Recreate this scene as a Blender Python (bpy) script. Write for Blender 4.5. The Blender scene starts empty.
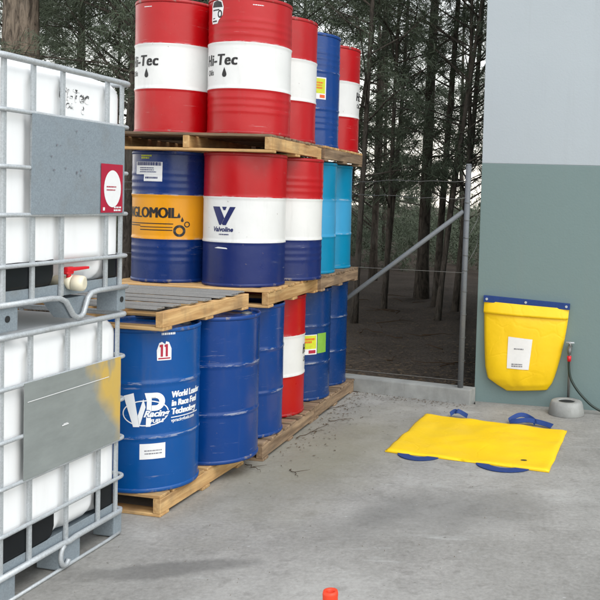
import bpy, bmesh, math, random
from mathutils import Vector, Matrix, noise
R_ = math.radians
scene = bpy.context.scene
C = scene.collection

# ------------------------------------------------------------ camera
CAM_H = 1.73
PITCH, ROLL, FPX, PPX, PPY = R_(2.8), R_(1.8), 860.0, 450.0, 243.0
cam = bpy.data.cameras.new('camera')
cam.sensor_fit = 'HORIZONTAL'; cam.sensor_width = 36.0
cam.lens = 36.0 * FPX / 600.0
cam.shift_x = -(PPX - 300.0) / 600.0
cam.shift_y = (PPY - 300.0) / 600.0
cam.clip_start = 0.05; cam.clip_end = 1000.0
cam_o = bpy.data.objects.new('camera', cam); C.objects.link(cam_o)
fw = Vector((0, math.cos(PITCH), -math.sin(PITCH))); rt = Vector((1, 0, 0)); up = rt.cross(fw)
rt2 = rt * math.cos(ROLL) + up * math.sin(ROLL); up2 = up * math.cos(ROLL) - rt * math.sin(ROLL)
m = Matrix((rt2, up2, -fw)).transposed().to_4x4(); m.translation = Vector((0, 0, CAM_H))
cam_o.matrix_world = m
scene.camera = cam_o

# ------------------------------------------------------------ sky, sun, exposure
SUN_EL, SUN_AZ = R_(52), R_(140)          # azimuth clockwise from +Y: behind the camera, to the right
w = bpy.data.worlds.new('World'); scene.world = w; w.use_nodes = True
nt = w.node_tree; bg = nt.nodes['Background']
sky = nt.nodes.new('ShaderNodeTexSky'); sky.sky_type = 'NISHITA'; sky.sun_disc = False
sky.sun_elevation = SUN_EL; sky.sun_rotation = SUN_AZ; sky.air_density = 2.0; sky.dust_density = 0.4; sky.ozone_density = 1.0
hs = nt.nodes.new('ShaderNodeHueSaturation'); hs.inputs['Saturation'].default_value = 0.25
nt.links.new(sky.outputs[0], hs.inputs['Color']); nt.links.new(hs.outputs[0], bg.inputs['Color'])
bg.inputs['Strength'].default_value = 0.15
sun = bpy.data.lights.new('sun', 'SUN'); sun.energy = 0.7; sun.angle = R_(30); sun.color = (1.0, 0.97, 0.92)
sun_o = bpy.data.objects.new('sun', sun); C.objects.link(sun_o)
sd = Vector((math.sin(SUN_AZ) * math.cos(SUN_EL), math.cos(SUN_AZ) * math.cos(SUN_EL), math.sin(SUN_EL)))
sun_o.rotation_euler = sd.to_track_quat('Z', 'Y').to_euler(); sun_o.location = (0, -5, 12)
scene.view_settings.view_transform = 'Standard'; scene.view_settings.look = 'None'
scene.view_settings.exposure = 0.95; scene.view_settings.gamma = 1.0
scene.render.engine = 'CYCLES'
scene.cycles.use_denoising = True
scene.cycles.max_bounces = 6

# ------------------------------------------------------------ helpers
rnd = random.Random(7)

def srgb(r, g, b):
    f = lambda c: (c / 255.0 / 12.92) if c / 255.0 <= 0.04045 else ((c / 255.0 + 0.055) / 1.055) ** 2.4
    return (f(r), f(g), f(b), 1.0)

def link(name, mesh, parent=None):
    o = bpy.data.objects.new(name, mesh); C.objects.link(o)
    if parent: o.parent = parent
    return o

def obj(name, bm, mats, parent=None, smooth=False, loc=None, rot=None):
    me = bpy.data.meshes.new(name); bm.to_mesh(me); bm.free()
    for mt in (mats if isinstance(mats, (list, tuple)) else [mats]): me.materials.append(mt)
    if smooth:
        me.polygons.foreach_set('use_smooth', [True] * len(me.polygons))
    o = link(name, me, parent)
    if loc: o.location = loc
    if rot: o.rotation_euler = rot
    return o

def tag(o, label=None, cat=None, group=None, kind=None):
    if label: o['label'] = label
    if cat: o['category'] = cat
    if group: o['group'] = group
    if kind: o['kind'] = kind
    return o

def thing(name, label, cat, loc=(0, 0, 0), rz=0.0, group=None):
    o = bpy.data.objects.new(name, None); C.objects.link(o)
    o.location = loc; o.rotation_euler = (0, 0, rz); o.empty_display_size = 0.2
    return tag(o, label, cat, group)

def box(bm, x0, x1, y0, y1, z0, z1, bev=0.0, seg=1):
    r = bmesh.ops.create_cube(bm, size=1.0)
    vs = r['verts']
    for v in vs:
        v.co = Vector(((x0 + x1) / 2 + v.co.x * (x1 - x0), (y0 + y1) / 2 + v.co.y * (y1 - y0), (z0 + z1) / 2 + v.co.z * (z1 - z0)))
    if bev:
        es = list({e for v in vs for e in v.link_edges})
        bmesh.ops.bevel(bm, geom=es, offset=bev, segments=seg, affect='EDGES', profile=0.7)

def tube(bm, pts, r, seg=8, cap=True, closed=False):
    pts = [Vector(p) for p in pts]; n = len(pts)
    rs = r if isinstance(r, (list, tuple)) else [r] * n
    rings = []; ref = None
    for i, p in enumerate(pts):
        if closed: t = pts[(i + 1) % n] - pts[i - 1]
        else: t = pts[min(i + 1, n - 1)] - pts[max(i - 1, 0)]
        t.normalize()
        if ref is None:
            ref = Vector((0, 0, 1)) if abs(t.z) < 0.9 else Vector((1, 0, 0))
        a = ref - t * ref.dot(t); a.normalize(); ref = a; b = t.cross(a)
        rings.append([bm.verts.new(p + (a * math.cos(k * 2 * math.pi / seg) + b * math.sin(k * 2 * math.pi / seg)) * rs[i]) for k in range(seg)])
    for i in range(n if closed else n - 1):
        A, B = rings[i], rings[(i + 1) % n]
        for k in range(seg):
            f = bm.faces.new((A[k], A[(k + 1) % seg], B[(k + 1) % seg], B[k])); f.smooth = True
    if cap and not closed:
        bm.faces.new(list(reversed(rings[0]))); bm.faces.new(rings[-1])

def lathe(bm, prof, seg=48, fn=None, mat=None, close_top=False, close_bot=False):
    rings = []
    for (r, z) in prof:
        ring = []
        for k in range(seg):
            a = 2 * math.pi * k / seg
            rr = r + (fn(a, z) if fn else 0)
            ring.append(bm.verts.new((rr * math.sin(a), -rr * math.cos(a), z)))
        rings.append(ring)
    for i in range(len(rings) - 1):
        for k in range(seg):
            f = bm.faces.new((rings[i][k], rings[i][(k + 1) % seg], rings[i + 1][(k + 1) % seg], rings[i + 1][k]))
            f.smooth = True
            if mat: f.material_index = mat((prof[i][1] + prof[i + 1][1]) / 2)
    if close_bot: bm.faces.new(list(reversed(rings[0])))
    if close_top: bm.faces.new(rings[-1])
    return rings

# ------------------------------------------------------------ materials
def new_mat(name):
    mt = bpy.data.materials.new(name); mt.use_nodes = True
    t = mt.node_tree; b = t.nodes['Principled BSDF']
    return mt, t, b

def node(t, typ, **kw):
    n = t.nodes.new(typ)
    for k, v in kw.items():
        if k in n.inputs: n.inputs[k].default_value = v
        else: setattr(n, k, v)
    return n

def noise_n(t, vec, scale, detail=4, rough=0.6, dist=0.0):
    n = node(t, 'ShaderNodeTexNoise', Scale=scale, Detail=detail, Roughness=rough, Distortion=dist)
    if vec is not None: t.links.new(vec, n.inputs['Vector'])
    return n.outputs['Fac']

def ramp(t, fac, stops):
    r = t.nodes.new('ShaderNodeValToRGB'); e = r.color_ramp.elements
    while len(e) < len(stops): e.new(0.5)
    for i, (p, c) in enumerate(stops):
        e[i].position = p; e[i].color = c if len(c) == 4 else (*c, 1)
    t.links.new(fac, r.inputs[0]); return r.outputs[0]

def mix(t, fac, a, b, mode='MIX'):
    n = t.nodes.new('ShaderNodeMix'); n.data_type = 'RGBA'; n.blend_type = mode
    for s, v in ((n.inputs[0], fac), (n.inputs[6], a), (n.inputs[7], b)):
        if isinstance(v, (int, float)): s.default_value = v
        elif isinstance(v, (tuple, list)): s.default_value = v
        else: t.links.new(v, s)
    return n.outputs[2]

def math_n(t, op, a, b=None, clamp=False):
    n = t.nodes.new('ShaderNodeMath'); n.operation = op; n.use_clamp = clamp
    for i, v in enumerate((a, b)):
        if v is None: continue
        if isinstance(v, (int, float)): n.inputs[i].default_value = v
        else: t.links.new(v, n.inputs[i])
    return n.outputs[0]

def coords(t, scale=(1, 1, 1), rand=False):
    tc = t.nodes.new('ShaderNodeTexCoord'); mp = t.nodes.new('ShaderNodeMapping')
    t.links.new(tc.outputs['Object'], mp.inputs[0]); mp.inputs['Scale'].default_value = scale
    out = mp.outputs[0]
    if rand:
        oi = t.nodes.new('ShaderNodeObjectInfo')
        mu = t.nodes.new('ShaderNodeVectorMath'); mu.operation = 'MULTIPLY_ADD'
        cm = t.nodes.new('ShaderNodeCombineXYZ')
        for i in range(3): t.links.new(oi.outputs['Random'], cm.inputs[i])
        t.links.new(cm.outputs[0], mu.inputs[0]); mu.inputs[1].default_value = (37, 91, 53)
        t.links.new(out, mu.inputs[2]); out = mu.outputs[0]
    return out

def bump(t, b, h, strength=0.2, dist=0.01):
    n = node(t, 'ShaderNodeBump', Strength=strength, Distance=dist)
    t.links.new(h, n.inputs['Height']); t.links.new(n.outputs[0], b.inputs['Normal'])

def paint(name, rgb, rough=0.32, wear=0.5, dirt=(0.10, 0.095, 0.085, 1)):
    mt, t, b = new_mat(name)
    col = srgb(*rgb)
    v = coords(t, rand=True)
    big = noise_n(t, v, 3.0, 4)
    c = mix(t, big, tuple(x * 0.86 for x in col[:3]) + (1,), tuple(min(1, x * 1.1) for x in col[:3]) + (1,))
    # scuffs, rubbed spots, chips and thin vertical run marks
    vs = coords(t, (14, 14, 1.6), rand=True)
    run = ramp(t, noise_n(t, vs, 1.0, 5, 0.65), [(0.58, (0, 0, 0)), (0.78, (1, 1, 1))])
    c = mix(t, math_n(t, 'MULTIPLY', run, 0.32 * wear), c, dirt)
    vh = coords(t, (5, 5, 60), rand=True)
    area = ramp(t, noise_n(t, v, 2.4, 3), [(0.48, (0, 0, 0)), (0.62, (1, 1, 1))])
    sc = ramp(t, noise_n(t, vh, 1.0, 6, 0.7), [(0.62, (0, 0, 0)), (0.68, (1, 1, 1))])
    c = mix(t, math_n(t, 'MULTIPLY', math_n(t, 'MULTIPLY', sc, area), 0.45 * wear), c, (0.60, 0.60, 0.58, 1))
    ch = ramp(t, noise_n(t, v, 32, 4, 0.6), [(0.715, (0, 0, 0)), (0.735, (1, 1, 1))])
    c = mix(t, math_n(t, 'MULTIPLY', ch, 0.75 * wear), c, (0.22, 0.17, 0.13, 1))
    smud = ramp(t, noise_n(t, v, 5.5, 6, 0.7, 0.4), [(0.55, (0, 0, 0)), (0.75, (1, 1, 1))])
    c = mix(t, math_n(t, 'MULTIPLY', smud, 0.22 * wear), c, dirt)
    # pale broken streaks on the rolling hoops: rubbed paint and painted glints
    tz = t.nodes.new('ShaderNodeTexCoord'); sz = t.nodes.new('ShaderNodeSeparateXYZ'); t.links.new(tz.outputs['Object'], sz.inputs[0])
    hoop = None
    for h in (0.299, 0.592):
        m_ = math_n(t, 'LESS_THAN', math_n(t, 'ABSOLUTE', math_n(t, 'SUBTRACT', sz.outputs[2], h)), 0.0065)
        hoop = m_ if hoop is None else math_n(t, 'ADD', hoop, m_, True)
    rub_glint = ramp(t, noise_n(t, coords(t, (9, 9, 40), rand=True), 1.0, 5, 0.7), [(0.50, (0, 0, 0)), (0.60, (1, 1, 1))])
    c = mix(t, math_n(t, 'MULTIPLY', math_n(t, 'MULTIPLY', hoop, rub_glint), 0.8 * wear), c, (0.55, 0.56, 0.57, 1))
    t.links.new(c, b.inputs['Base Color'])
    ro = noise_n(t, v, 9.0, 5)
    t.links.new(math_n(t, 'ADD', math_n(t, 'MULTIPLY', ro, 0.30), rough - 0.14), b.inputs['Roughness'])
    b.inputs['Specular IOR Level'].default_value = 0.45
    bump(t, b, noise_n(t, v, 7.0, 4), 0.16, 0.012)
    return mt

def rim(name, rgb):
    mt, t, b = new_mat(name); col = srgb(*rgb); v = coords(t, rand=True)
    f = ramp(t, noise_n(t, v, 16, 6, 0.7), [(0.56, (0, 0, 0)), (0.66, (1, 1, 1))])
    wear = mix(t, noise_n(t, v, 40, 3), (0.10, 0.055, 0.03, 1), (0.34, 0.31, 0.28, 1))
    c = mix(t, math_n(t, 'MULTIPLY', f, 0.8), col, wear)
    t.links.new(c, b.inputs['Base Color']); b.inputs['Roughness'].default_value = 0.4
    return mt

def plain(name, rgb, rough=0.6, metal=0.0, var=0.1, scale=20, spec=0.5):
    mt, t, b = new_mat(name); col = srgb(*rgb); v = coords(t, rand=True)
    c = mix(t, noise_n(t, v, scale, 4), tuple(x * (1 - var) for x in col[:3]) + (1,), tuple(min(1, x * (1 + var)) for x in col[:3]) + (1,))
    t.links.new(c, b.inputs['Base Color'])
    b.inputs['Roughness'].default_value = rough; b.inputs['Metallic'].default_value = metal
    b.inputs['Specular IOR Level'].default_value = spec
    return mt

def wood(name, light, dark, grey=0.0):
    mt, t, b = new_mat(name)
    oi = t.nodes.new('ShaderNodeObjectInfo')
    v = coords(t, (2.2, 26, 26), rand=True)
    g = noise_n(t, v, 1.0, 7, 0.62, 0.6)
    c = ramp(t, g, [(0.30, srgb(*dark)), (0.5, srgb(*[(a + d) // 2 for a, d in zip(light, dark)])), (0.70, srgb(*light))])
    v2 = coords(t, (6, 6, 6), rand=True)
    st = ramp(t, noise_n(t, v2, 1.0, 4), [(0.50, (0, 0, 0)), (0.75, (1, 1, 1))])
    c = mix(t, math_n(t, 'MULTIPLY', st, 0.5), c, (0.10, 0.08, 0.06, 1))
    hsv = t.nodes.new('ShaderNodeHueSaturation'); t.links.new(c, hsv.inputs['Color'])
    t.links.new(math_n(t, 'ADD', math_n(t, 'MULTIPLY', oi.outputs['Random'], 0.45), 0.78), hsv.inputs['Value'])
    hsv.inputs['Saturation'].default_value = 1.0 - grey
    t.links.new(hsv.outputs[0], b.inputs['Base Color']); b.inputs['Roughness'].default_value = 0.8
    b.inputs['Specular IOR Level'].default_value = 0.25
    bump(t, b, g, 0.35, 0.004)
    return mt

def galv(name, rgb=(192, 197, 200), rough=0.5, metal=0.3):
    mt, t, b = new_mat(name); v = coords(t, rand=True)
    vo = t.nodes.new('ShaderNodeTexVoronoi'); t.links.new(v, vo.inputs['Vector']); vo.inputs['Scale'].default_value = 170
    col = srgb(*rgb)
    c = mix(t, math_n(t, 'MULTIPLY', vo.outputs['Color'], 0.5), tuple(x * 0.75 for x in col[:3]) + (1,), tuple(min(1, x * 1.2) for x in col[:3]) + (1,))
    d = ramp(t, noise_n(t, v, 7, 5), [(0.52, (0, 0, 0)), (0.75, (1, 1, 1))])
    c = mix(t, math_n(t, 'MULTIPLY', d, 0.35), c, (0.2, 0.19, 0.17, 1))
    t.links.new(c, b.inputs['Base Color']); b.inputs['Metallic'].default_value = metal
    t.links.new(math_n(t, 'ADD', math_n(t, 'MULTIPLY', noise_n(t, v, 12, 4), 0.3), rough - 0.15), b.inputs['Roughness'])
    return mt

M = {}
M['red'] = paint('red_paint', (174, 0, 10))
M['white'] = paint('white_paint', (222, 222, 220), 0.35, 0.7, (0.34, 0.33, 0.31, 1))
M['navy'] = paint('navy_paint', (12, 34, 96))
M['navy2'] = paint('mid_blue_paint', (6, 44, 108), 0.28)
M['blue'] = paint('blue_paint', (0, 56, 124), 0.22)
M['blue2'] = paint('blue_paint_dark', (0, 50, 108), 0.26)
M['vpblue'] = paint('bright_blue_paint', (0, 74, 142), 0.22)
M['yellow'] = paint('yellow_paint', (226, 152, 8), 0.34)
M['cyan'] = paint('cyan_paint', (0, 128, 168), 0.34)
M['sky_blue'] = paint('light_blue_paint', (60, 152, 198), 0.34)
for _n, _c in (('red', (160, 8, 16)), ('navy', (12, 34, 96)), ('navy2', (6, 44, 108)), ('blue', (0, 56, 124)), ('blue2', (0, 50, 108)), ('vpblue', (0, 74, 142)), ('cyan', (0, 128, 168))):
    M['rim_' + _n] = rim('worn_rim_' + _n, _c)
M['ink'] = plain('black_ink', (22, 20, 22), 0.45, var=0.15)
M['navy_ink'] = plain('navy_ink', (24, 34, 92), 0.4, var=0.1)
M['white_ink'] = plain('white_ink', (228, 230, 232), 0.45, var=0.05)
M['red_ink'] = plain('red_ink', (168, 20, 52), 0.45, var=0.1)
M['paper'] = plain('paper', (226, 226, 226), 0.6, var=0.06, scale=40)
M['grey_ink'] = plain('grey_ink', (120, 120, 128), 0.6)
M['lime'] = plain('lime_print', (196, 204, 40), 0.5, var=0.25, scale=30)
M['green'] = plain('green_print', (120, 170, 60), 0.5, var=0.2, scale=30)
M['orange'] = plain('orange_print', (220, 90, 20), 0.5)
M['wood'] = wood('new_pallet_timber', (214, 180, 128), (158, 118, 74))
M['wood_old'] = wood('weathered_pallet_timber', (170, 140, 104), (96, 74, 54), 0.15)
M['galv'] = galv('galvanised_steel')
M['galv_plate'] = galv('galvanised_plate', (146, 157, 165), 0.5, 0.2)
M['slat'] = galv('grey_steel_slat', (142, 141, 138), 0.6, 0.1)
M['steel_dull'] = galv('dull_steel', (120, 120, 118), 0.5, 0.6)
M['post'] = galv('weathered_pipe', (112, 116, 120), 0.65, 0.15)
M['rubber_hole_dark'] = plain('rubber_hole_dark', (32, 34, 36), 0.6)  # filler cap rubber; also paints the dark inside holes
M['hose'] = plain('dark_green_hose', (28, 44, 38), 0.45)
M['tapred'] = plain('red_plastic', (204, 22, 36), 0.35, var=0.08)
M['cream'] = plain('cream_plastic', (222, 214, 190), 0.45, var=0.12)
M['strap'] = plain('blue_webbing', (20, 54, 116), 0.75, var=0.3, scale=60)
M['bark'] = None

def build_hdpe():
    mt, t, b = new_mat('white_hdpe'); v = coords(t)
    c = mix(t, noise_n(t, v, 2.5, 5), (0.80, 0.81, 0.81, 1), (0.90, 0.90, 0.90, 1))
    gr = ramp(t, noise_n(t, coords(t, (20, 20, 2)), 1.0, 5), [(0.55, (0, 0, 0)), (0.8, (1, 1, 1))])
    c = mix(t, math_n(t, 'MULTIPLY', gr, 0.14), c, (0.5, 0.49, 0.47, 1))
    t.links.new(c, b.inputs['Base Color']); b.inputs['Roughness'].default_value = 0.4
    return mt
M['hdpe'] = build_hdpe()

def build_oil():
    mt, t, b = new_mat('dark_oil_behind_plastic'); v = coords(t)
    c = mix(t, noise_n(t, v, 6, 4), (0.012, 0.014, 0.017, 1), (0.03, 0.034, 0.038, 1))
    t.links.new(c, b.inputs['Base Color']); b.inputs['Roughness'].default_value = 0.35
    return mt
M['oil'] = build_oil()

def build_yellow_plate():
    mt, t, b = new_mat('plate_with_yellow_overspray'); v = coords(t)
    base = mix(t, noise_n(t, coords(t, (3, 3, 9)), 1.5, 6, 0.65), srgb(118, 124, 122), srgb(160, 166, 164))
    tc = t.nodes.new('ShaderNodeTexCoord'); sp = t.nodes.new('ShaderNodeSeparateXYZ'); t.links.new(tc.outputs['Object'], sp.inputs[0])
    # local x runs 0 (right end) to -0.63 (left), z 0..0.39: sprayed patch towards the top right
    nz = math_n(t, 'MULTIPLY', math_n(t, 'SUBTRACT', noise_n(t, v, 5, 2), 0.5), 0.7)
    xm = math_n(t, 'ADD', math_n(t, 'MULTIPLY', sp.outputs[0], 2.2), 1.02)
    zm = math_n(t, 'MULTIPLY', math_n(t, 'SUBTRACT', sp.outputs[2], 0.24), 1.3)
    f = math_n(t, 'ADD', math_n(t, 'ADD', xm, zm), nz)
    f = ramp(t, f, [(0.46, (0, 0, 0)), (0.72, (1, 1, 1))])
    bare = ramp(t, noise_n(t, coords(t, (7, 7, 3)), 1.0, 3), [(0.50, (0.9, 0.9, 0.9)), (0.62, (0.15, 0.15, 0.15))])
    c = mix(t, math_n(t, 'MULTIPLY', f, bare), base, srgb(214, 178, 84))
    t.links.new(c, b.inputs['Base Color']); b.inputs['Roughness'].default_value = 0.5; b.inputs['Metallic'].default_value = 0.2
    return mt
M['plate_yellow'] = build_yellow_plate()

def build_concrete():
    mt, t, b = new_mat('yard_concrete')
    v = coords(t)
    big = noise_n(t, v, 0.55, 5, 0.6, 0.4)
    med = noise_n(t, v, 2.6, 6, 0.65, 0.5)
    fine = noise_n(t, v, 42, 6, 0.7)
    c = ramp(t, big, [(0.36, (0.222, 0.215, 0.203)), (0.50, (0.315, 0.308, 0.295)), (0.62, (0.410, 0.404, 0.392))])
    c = mix(t, ramp(t, med, [(0.38, (1, 1, 1)), (0.62, (0, 0, 0))]), c, mix(t, 0.40, c, (0.14, 0.137, 0.128, 1)))
    c = mix(t, 0.30, c, ramp(t, fine, [(0.3, (0.12, 0.117, 0.11)), (0.7, (0.48, 0.475, 0.46))]))
    mid = noise_n(t, v, 9.0, 6, 0.7, 0.3)
    c = mix(t, ramp(t, mid, [(0.34, (0.45, 0.45, 0.45)), (0.46, (0, 0, 0))]), c, (0.165, 0.158, 0.148, 1))
    c = mix(t, ramp(t, mid, [(0.58, (0, 0, 0)), (0.74, (0.38, 0.38, 0.38))]), c, (0.43, 0.425, 0.41, 1))
    # pale scuffs dragged across the slab
    sv = t.nodes.new('ShaderNodeMapping'); tc = t.nodes.new('ShaderNodeTexCoord'); t.links.new(tc.outputs['Object'], sv.inputs[0])
    sv.inputs['Rotation'].default_value = (0, 0, R_(-28)); sv.inputs['Scale'].default_value = (2.2, 10, 1)
    sc = ramp(t, noise_n(t, sv.outputs[0], 1.0, 8, 0.72, 0.3), [(0.56, (0, 0, 0)), (0.74, (1, 1, 1))])
    msk = ramp(t, noise_n(t, v, 0.9, 3), [(0.42, (0, 0, 0)), (0.66, (1, 1, 1))])
    c = mix(t, math_n(t, 'MULTIPLY', math_n(t, 'MULTIPLY', sc, msk), 0.7), c, (0.50, 0.52, 0.515, 1))
    sp = t.nodes.new('ShaderNodeSeparateXYZ'); t.links.new(tc.outputs['Object'], sp.inputs[0])
    X, Y = sp.outputs[0], sp.outputs[1]
    def blob(cx, cy, rx, ry, ang, soft, wob=0.5, nscale=3.0):
        ca, sa = math.cos(R_(ang)), math.sin(R_(ang))
        dx = math_n(t, 'SUBTRACT', X, cx); dy = math_n(t, 'SUBTRACT', Y, cy)
        uu = math_n(t, 'DIVIDE', math_n(t, 'ADD', math_n(t, 'MULTIPLY', dx, ca), math_n(t, 'MULTIPLY', dy, sa)), rx)
        vv = math_n(t, 'DIVIDE', math_n(t, 'SUBTRACT', math_n(t, 'MULTIPLY', dy, ca), math_n(t, 'MULTIPLY', dx, sa)), ry)
        r2 = math_n(t, 'SQRT', math_n(t, 'ADD', math_n(t, 'MULTIPLY', uu, uu), math_n(t, 'MULTIPLY', vv, vv)))
        r2 = math_n(t, 'ADD', r2, math_n(t, 'MULTIPLY', math_n(t, 'SUBTRACT', noise_n(t, v, nscale, 5), 0.5), wob))
        return ramp(t, r2, [(max(0.0, 1 - soft), (1, 1, 1)), (1.0, (0, 0, 0))])
    st = blob(-1.28, 3.86, 0.50, 0.10, 17, 0.40, 1.1, 5.0)
    c = mix(t, math_n(t, 'MULTIPLY', st, 0.52), c, (0.085, 0.083, 0.080, 1))
    st = blob(-0.35, 4.6, 0.55, 0.22, 60, 0.8, 0.9)
    c = mix(t, math_n(t, 'MULTIPLY', st, 0.45), c, (0.13, 0.13, 0.127, 1))
    st = blob(0.12, 4.75, 0.62, 0.42, 25, 0.8, 0.9)
    c = mix(t, math_n(t, 'MULTIPLY', st, 0.50), c, (0.14, 0.14, 0.138, 1))
    mo = blob(-0.80, 5.75, 0.62, 1.65, -14, 0.75, 0.7, 2.0)
    c = mix(t, math_n(t, 'MULTIPLY', mo, 0.62), c, (0.235, 0.220, 0.155, 1))
    c = mix(t, 1.0, c, (1.0, 0.985, 0.955, 1), 'MULTIPLY')
    # specks of dirt
    spk = ramp(t, noise_n(t, v, 30, 3, 0.5), [(0.70, (0, 0, 0)), (0.735, (1, 1, 1))])
    c = mix(t, math_n(t, 'MULTIPLY', spk, 0.55), c, (0.10, 0.085, 0.07, 1))
    lsp = ramp(t, noise_n(t, coords(t, (1, 1.7, 1)), 24, 4, 0.6), [(0.69, (0, 0, 0)), (0.74, (1, 1, 1))])
    c = mix(t, math_n(t, 'MULTIPLY', lsp, 0.5), c, (0.6, 0.6, 0.6, 1))
    t.links.new(c, b.inputs['Base Color'])
    t.links.new(math_n(t, 'ADD', math_n(t, 'MULTIPLY', med, 0.35), 0.45), b.inputs['Roughness'])
    b.inputs['Specular IOR Level'].default_value = 0.35
    bump(t, b, math_n(t, 'ADD', math_n(t, 'MULTIPLY', fine, 0.6), math_n(t, 'MULTIPLY', med, 0.4)), 0.25, 0.006)
    return mt
M['concrete'] = build_concrete()

def build_kerb():
    mt, t, b = new_mat('kerb_concrete'); v = coords(t)
    c = ramp(t, noise_n(t, v, 5, 6), [(0.3, (0.23, 0.235, 0.225)), (0.7, (0.36, 0.365, 0.35))])
    d = ramp(t, noise_n(t, coords(t, (12, 12, 3)), 1, 5), [(0.55, (0, 0, 0)), (0.75, (1, 1, 1))])
    c = mix(t, math_n(t, 'MULTIPLY', d, 0.35), c, (0.13, 0.13, 0.11, 1))
    t.links.new(c, b.inputs['Base Color']); b.inputs['Roughness'].default_value = 0.85
    bump(t, b, noise_n(t, v, 60, 4), 0.3, 0.004)
    return mt
M['kerb'] = build_kerb()

def build_wall(name, rgb):
    mt, t, b = new_mat(name); v = coords(t); col = srgb(*rgb)
    c = mix(t, noise_n(t, v, 0.8, 5), tuple(x * 0.93 for x in col[:3]) + (1,), tuple(min(1, x * 1.05) for x in col[:3]) + (1,))
    s = ramp(t, noise_n(t, coords(t, (9, 9, 0.5)), 1, 5), [(0.56, (0, 0, 0)), (0.8, (1, 1, 1))])
    c = mix(t, math_n(t, 'MULTIPLY', s, 0.12), c, (0.2, 0.2, 0.19, 1))
    sp_k = ramp(t, noise_n(t, v, 26, 4), [(0.70, (0, 0, 0)), (0.76, (1, 1, 1))])
    c = mix(t, math_n(t, 'MULTIPLY', sp_k, 0.12), c, (0.16, 0.15, 0.13, 1))
    t.links.new(c, b.inputs['Base Color']); b.inputs['Roughness'].default_value = 0.7
    bump(t, b, math_n(t, 'ADD', noise_n(t, v, 60, 5), math_n(t, 'MULTIPLY', noise_n(t, v, 3, 3), 2.0)), 0.22, 0.006)
    return mt
M['wall_hi'] = build_wall('pale_blue_grey_wall_paint', (168, 176, 181))
M['wall_lo'] = build_wall('grey_green_wall_paint', (110, 129, 128))

def build_vinyl():
    mt, t, b = new_mat('yellow_vinyl'); v = coords(t)
    c = mix(t, noise_n(t, v, 3, 5), srgb(232, 186, 0), srgb(246, 206, 2))
    s = ramp(t, noise_n(t, v, 11, 5), [(0.62, (0, 0, 0)), (0.8, (1, 1, 1))])
    c = mix(t, math_n(t, 'MULTIPLY', s, 0.16), c, (0.30, 0.22, 0.05, 1))
    t.links.new(c, b.inputs['Base Color']); b.inputs['Roughness'].default_value = 0.48
    cr = t.nodes.new('ShaderNodeTexVoronoi'); cr.feature = 'DISTANCE_TO_EDGE'; cr.inputs['Scale'].default_value = 3.2
    wv = node(t, 'ShaderNodeTexNoise', Scale=2.5, Detail=3); t.links.new(v, wv.inputs['Vector'])
    wa = t.nodes.new('ShaderNodeVectorMath'); wa.operation = 'MULTIPLY_ADD'; t.links.new(wv.outputs['Color'], wa.inputs[0]); wa.inputs[1].default_value = (0.5, 0.5, 0.5); t.links.new(v, wa.inputs[2])
    t.links.new(wa.outputs[0], cr.inputs['Vector'])
    crease = ramp(t, cr.outputs['Distance'], [(0.0, (0, 0, 0)), (0.045, (1, 1, 1))])
    hgt = math_n(t, 'ADD', math_n(t, 'MULTIPLY', crease, 0.25), math_n(t, 'ADD', noise_n(t, v, 6, 3), math_n(t, 'MULTIPLY', noise_n(t, v, 22, 3), 0.25)))
    bump(t, b, hgt, 0.30, 0.012)
    return mt
M['vinyl'] = build_vinyl()

def build_floor():
    mt, t, b = new_mat('leaf_litter_soil'); v = coords(t)
    c = ramp(t, noise_n(t, v, 1.2, 6), [(0.3, (0.062, 0.050, 0.041)), (0.7, (0.128, 0.104, 0.086))])
    f = ramp(t, noise_n(t, v, 38, 6, 0.75), [(0.4, (0.02, 0.016, 0.012)), (0.7, (0.15, 0.115, 0.09))])
    c = mix(t, 0.45, c, f)
    t.links.new(c, b.inputs['Base Color']); b.inputs['Roughness'].default_value = 0.95
    b.inputs['Specular IOR Level'].default_value = 0.1
    bump(t, b, noise_n(t, v, 30, 6), 0.8, 0.03)
    return mt
M['soil'] = build_floor()

def build_bark(name, a, c2):
    mt, t, b = new_mat(name); v = coords(t, (9, 9, 2.2), rand=True)
    g = noise_n(t, v, 1.6, 8, 0.75, 1.2)
    c = ramp(t, g, [(0.38, a), (0.60, c2)])
    li = ramp(t, noise_n(t, coords(t, (3, 3, 1.5), rand=True), 1.5, 4), [(0.55, (0, 0, 0)), (0.7, (1, 1, 1))])
    c = mix(t, math_n(t, 'MULTIPLY', li, 0.35), c, (0.19, 0.18, 0.16, 1))
    t.links.new(c, b.inputs['Base Color']); b.inputs['Roughness'].default_value = 0.95
    b.inputs['Specular IOR Level'].default_value = 0.1
    bump(t, b, g, 0.9, 0.02)
    return mt
M['bark'] = build_bark('dark_bark', (0.038, 0.032, 0.027), (0.128, 0.108, 0.090))
M['bark_brown'] = build_bark('brown_bark', (0.060, 0.048, 0.038), (0.27, 0.215, 0.165))

def build_leaf(name, a, c2):
    mt, t, b = new_mat(name)
    oi = t.nodes.new('ShaderNodeObjectInfo'); v = coords(t, rand=True)
    c = mix(t, noise_n(t, v, 1.3, 3), a, c2)
    t.links.new(c, b.inputs['Base Color']); b.inputs['Roughness'].default_value = 0.7
    b.inputs['Specular IOR Level'].default_value = 0.2
    return mt
M['needle'] = build_leaf('needle_foliage', (0.060, 0.080, 0.052, 1), (0.140, 0.165, 0.112, 1))
M['litter'] = plain('dry_litter', (98, 84, 68), 0.9, var=0.4, scale=30, spec=0.1)
M['twig'] = plain('twig', (72, 58, 46), 0.9, var=0.3, spec=0.1)
M['orange_cone'] = plain('orange_cone_plastic', (222, 62, 28), 0.5, var=0.12, scale=25)

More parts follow.
